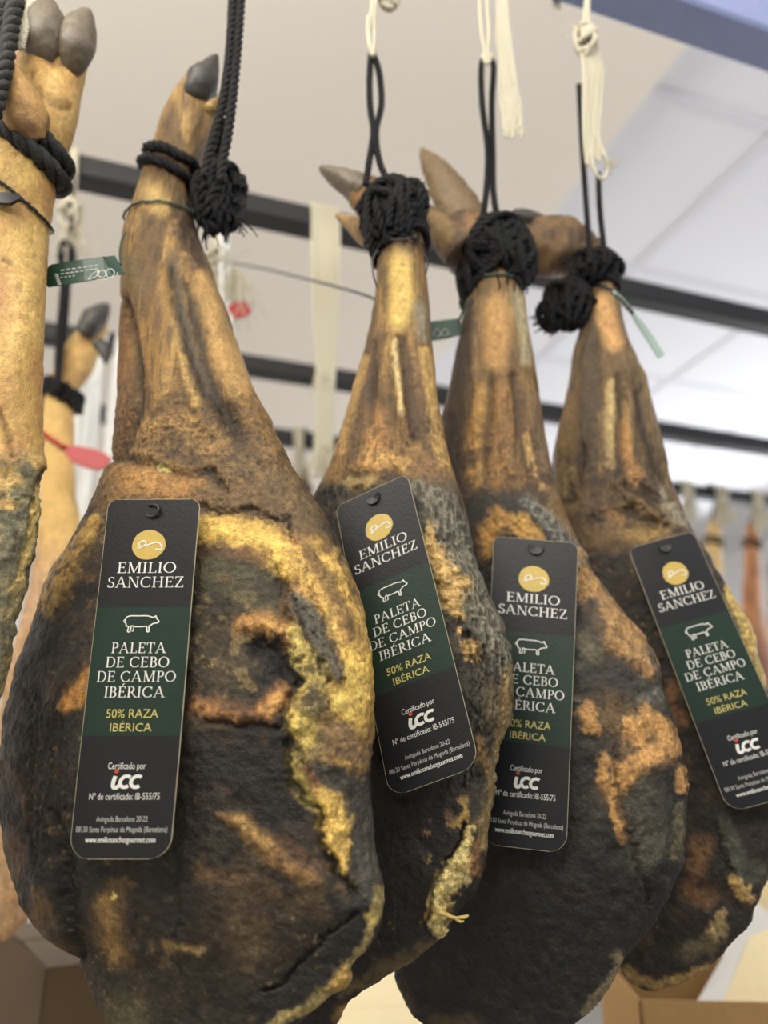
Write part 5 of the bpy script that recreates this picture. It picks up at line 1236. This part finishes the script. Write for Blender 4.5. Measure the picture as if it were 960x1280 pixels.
LB = back_ham('blurred ham with raised dark hoof in the gap right of the golden ham', [(398, 112, 134), (412, 96, 134), (430, 82, 130), (460, 68, 118), (490, 57, 99), (520, 52, 93), (560, 50, 92), (620, 50, 96), (680, 46, 106), (720, 38, 118), (780, 24, 128), (850, 5, 130), (950, -12, 125), (1050, -30, 105), (1110, -30, 70), (1150, -24, 36), (1168, -14, 18), (1176, -6, 6)], DB, 75, [(206, 164, 92), (176, 130, 74), (186, 146, 112), .38], seed=51)
skin_tube('hoof', [(104, 418, 10), (116, 402, 15), (125, 392, 12), (132, 384, 7), (136, 380, 2)], DB-.03, LB['root'], M['hoof_dark'])
skin_tube('dewclaw', [(122, 428, 8), (129, 436, 8), (132, 446, 6), (132, 454, 2)], DB-.03, LB['root'], M['hoof_dark'])
P0 = at(70, 340, DB); rt = rope_thing('blurred black rope hanging on the rail at left, its loop under the green seal', P0, 'black ropes behind the front row')
mb = MB(); kp = lambda x, y: at(x, y, DB-.035); rope(mb, [kp(72, 480), kp(74, 430), kp(78, 380), kp(80, 345), kp(76, 318), kp(80, 304), kp(87, 306), kp(90, 320), kp(85, 345), kp(82, 390), kp(76, 440), kp(70, 490)], .0055)
rope(mb, [kp(88, 304), kp(90, 270), kp(92, 215)], .003); mb.build('hanging_strand', M['rope'], rt)
mb = MB()
for k in range(3): rope(mb, leg_ring(LB, 488+k*6, 10, .006, 50), .0055)
mb.build('loop', M['rope'], rt)
s_ = empty('seal_tie', at(90, 565, DB-.04), 'red tie with a red plastic seal on the blurred ham behind at left', 'seal', 'ties and seals on the ankles')
mb = MB(); tube(mb, leg_ring(LB, 556, 14, .004, 50), .003, 8); mb.build('tie_loop', M['seal_red'], s_)
mb = MB(); P = np.array([at(x, y, DB-.05) for x, y in ((84, 562), (95, 568), (115, 574), (128, 577), (137, 578))]); quad_strip(mb, P, (0.1, 0, 1), np.array([10, 22, 26, 22, 12])*pr(P[0]), .006); mb.build('seal_plate', M['seal_red'], s_, smooth=False)
for px, w, yt, yb, cols, b, sd, lab in ((892, 20, 652, 1000, [(214, 176, 120), (180, 134, 84), (196, 150, 96), .5], bC, 61, 'blurred pale tan ham right of the rightmost tag'),
    (940, 19, 655, 1010, [(190, 130, 84), (150, 92, 58), (128, 78, 52), .4], bC+.02, 62, 'blurred reddish brown ham near the right frame edge'),
    (972, 20, 690, 1020, [(200, 152, 100), (160, 110, 70), (170, 120, 80), .5], bC+.62, 63, 'blurred ham cut by the right frame edge behind the others'),
    (378, 18, 585, 980, [(150, 122, 88), (96, 78, 58), (110, 84, 60), .4], bC, 64, 'blurred dark ham just visible between the first two tagged hams'),
    (706, 18, 640, 1000, [(186, 140, 90), (140, 100, 64), (150, 110, 74), .5], bC, 65, 'blurred ham behind the gap of the two hams at right')):
    if px == 706: continue
    D = on_b(px, yt, b)[1]
    L = back_ham(lab, [(yt, px-w*.35, px+w*.35), (yt+15, px-w*.5, px+w*.5), (yt+60, px-w*.55, px+w*.55), (yt+110, px-w*.7, px+w*.7), (yt+170, px-w*1.3, px+w*1.4), (yt+230, px-w*1.9, px+w*2), (yt+300, px-w*1.7, px+w*1.9), (yb-15, px-w, px+w*1.1), (yb, px-w*.5, px+w*.5)], D, px, cols, seed=sd)
    rt = rope_thing('blurred black rope of the '+lab.replace('blurred ', ''), at(px, yt, D), 'black ropes behind the front row')
    zt = rail_pt(0, 0, ZR+.022)[2]; top = L['G'][8].mean(0)
    mb = MB()
    a_ = top@E1; rope(mb, [top, top+np.array([0, -.0, .05]), rail_pt(a_, b-.03, ZR-.03), rail_pt(a_, b-.028, ZR+.02), rail_pt(a_, b, ZR+.03), rail_pt(a_, b+.028, ZR+.01)], .004)
    mb.build('hanging_strand', M['rope'], rt); mb = MB()
    for k in range(2): rope(mb, leg_ring(L, yt+22+k*7, 3, .004, 40), .005)
    mb.build('loop', M['rope'], rt)

# ------------------------------------------------------------------ table with cartons below and behind
def carton(label, px, py, D, w, d, h, yaw, m, flaps=(), group='cardboard cartons under the hams', z0=None):
    """an open carton whose top front left corner is seen at (px, py) on Y = D"""
    P = at(px, py, D); a = math.radians(yaw); ax = np.array([math.cos(a), math.sin(a), 0]); ay = np.array([-math.sin(a), math.cos(a), 0])
    zt = P[2]; t = .0035; base = P+ax*w/2+ay*d/2; base[2] = zt-h
    root = empty('carton', base, label, 'box', group); mb = MB(); c = base+np.array([0, 0, h/2])
    boxmesh(mb, c-ay*(d/2-t/2), ax*w/2, ay*t/2, (0, 0, h/2), bevel=.0015); boxmesh(mb, c+ay*(d/2-t/2), ax*w/2, ay*t/2, (0, 0, h/2), bevel=.0015)
    boxmesh(mb, c-ax*(w/2-t/2), ax*t/2, ay*d/2, (0, 0, h/2), bevel=.0015); boxmesh(mb, c+ax*(w/2-t/2), ax*t/2, ay*d/2, (0, 0, h/2), bevel=.0015)
    boxmesh(mb, base+np.array([0, 0, t/2]), ax*w/2, ay*d/2, (0, 0, t/2)); mb.build('box_walls', M[m], root, smooth=False)
    for side, ang, ln, fm in flaps:
        o_, u_, hw = {'front': (-ay*d/2, -ay, ax*w/2), 'back': (ay*d/2, ay, ax*w/2), 'left': (-ax*w/2, -ax, ay*d/2), 'right': (ax*w/2, ax, ay*d/2)}[side]
        r = math.radians(ang); dv = u_*math.cos(r)+np.array([0, 0, math.sin(r)]); nv = np.cross(dv, hw/np.linalg.norm(hw))
        mb = MB(); boxmesh(mb, base+np.array([0, 0, h])+o_+dv*ln/2, hw*.985, dv*ln/2, nv*t/2, bevel=.0015); mb.build('flap', M[fm], root, smooth=False)
    return root, zt-h
TZ = 0.78
def carton_on_table(label, px, py, D, w, d, yaw, m, flaps=()):
    zt = at(px, py, D)[2]; return carton(label, px, py, D, w, d, zt-TZ, yaw, m, flaps)
carton_on_table('brown carton with a corner towards us at the lower left under the yellow-rimmed ham', 57, 1212, 1.06, .30, .34, 34, 'carton_dark', [('front', 179, .165, 'carton_dark'), ('back', 179, .165, 'carton_dark')])
carton_on_table('pale closed carton seen in the gap below the narrow ham', 335, 1332, 0.99, .33, .40, 4, 'carton_light', [('front', 179.5, .199, 'carton_light'), ('back', 179.5, .199, 'carton_light')])
def quad_slab(name, px4, m, parent, th=.003):
    P = np.array([at(*q) for q in px4]); n = np.cross(P[1]-P[0], P[3]-P[0]); n /= np.linalg.norm(n); V = np.vstack([P+n*th/2, P-n*th/2])
    mb = MB(); mb.add(V, [(0, 1, 2, 3), (7, 6, 5, 4), (0, 4, 5, 1), (1, 5, 6, 2), (2, 6, 7, 3), (3, 7, 4, 0)]); return mb.build(name, m, parent, smooth=False)
cr, _ = carton_on_table('open carton with raised pale flaps at the lower right corner', 798, 1250, 1.0, .34, .24, -4, 'carton', [('front', -76, .05, 'carton')])
quad_slab('flap', [(872, 1252, 1.06), (902, 1262, 1.04), (972, 1150, 1.16), (944, 1128, 1.18)], M['paper'], cr)
quad_slab('flap', [(905, 1252, 1.05), (1010, 1290, .98), (1010, 1140, 1.12), (938, 1172, 1.12)], M['carton_light'], cr)
carton_on_table('large pale carton behind the flapped one at lower right', 930, 1120, 1.56, .40, .2, 6, 'carton_light')
mb = MB(); P = at(-70, 1190, 1.5); boxmesh(mb, np.array([P[0]-.02, P[1], (P[2]+.045+TZ)/2]), (.14, 0, 0), (0, .06, 0), (0, 0, (P[2]+.045-TZ)/2), bevel=.006)
tag(mb.build('carton', M['paper'], None, smooth=False, origin=(P[0]-.02, P[1], TZ)), 'white box just visible at left below the blurred ham', 'box', 'cardboard cartons under the hams')
tc_ = E1*0.15+E2*1.28; t_ = empty('table', (tc_[0], tc_[1], 0), 'wooden topped steel table carrying the cartons under the hams', 'table')
mb = MB(); boxmesh(mb, np.array([tc_[0], tc_[1], TZ-.016]), E1*1.25, E2*.52, (0, 0, .0155), bevel=.003); mb.build('table_top', M['wood'], t_, smooth=False)
for sx in (-1, 1):
    for sy in (-1, 1):
        mb = MB(); boxmesh(mb, np.array([tc_[0], tc_[1], (TZ-.032)/2])+E1*1.17*sx+E2*.44*sy, E1*.022, E2*.022, (0, 0, (TZ-.032)/2), bevel=.003); mb.build('leg', M['steel'], t_, smooth=False)
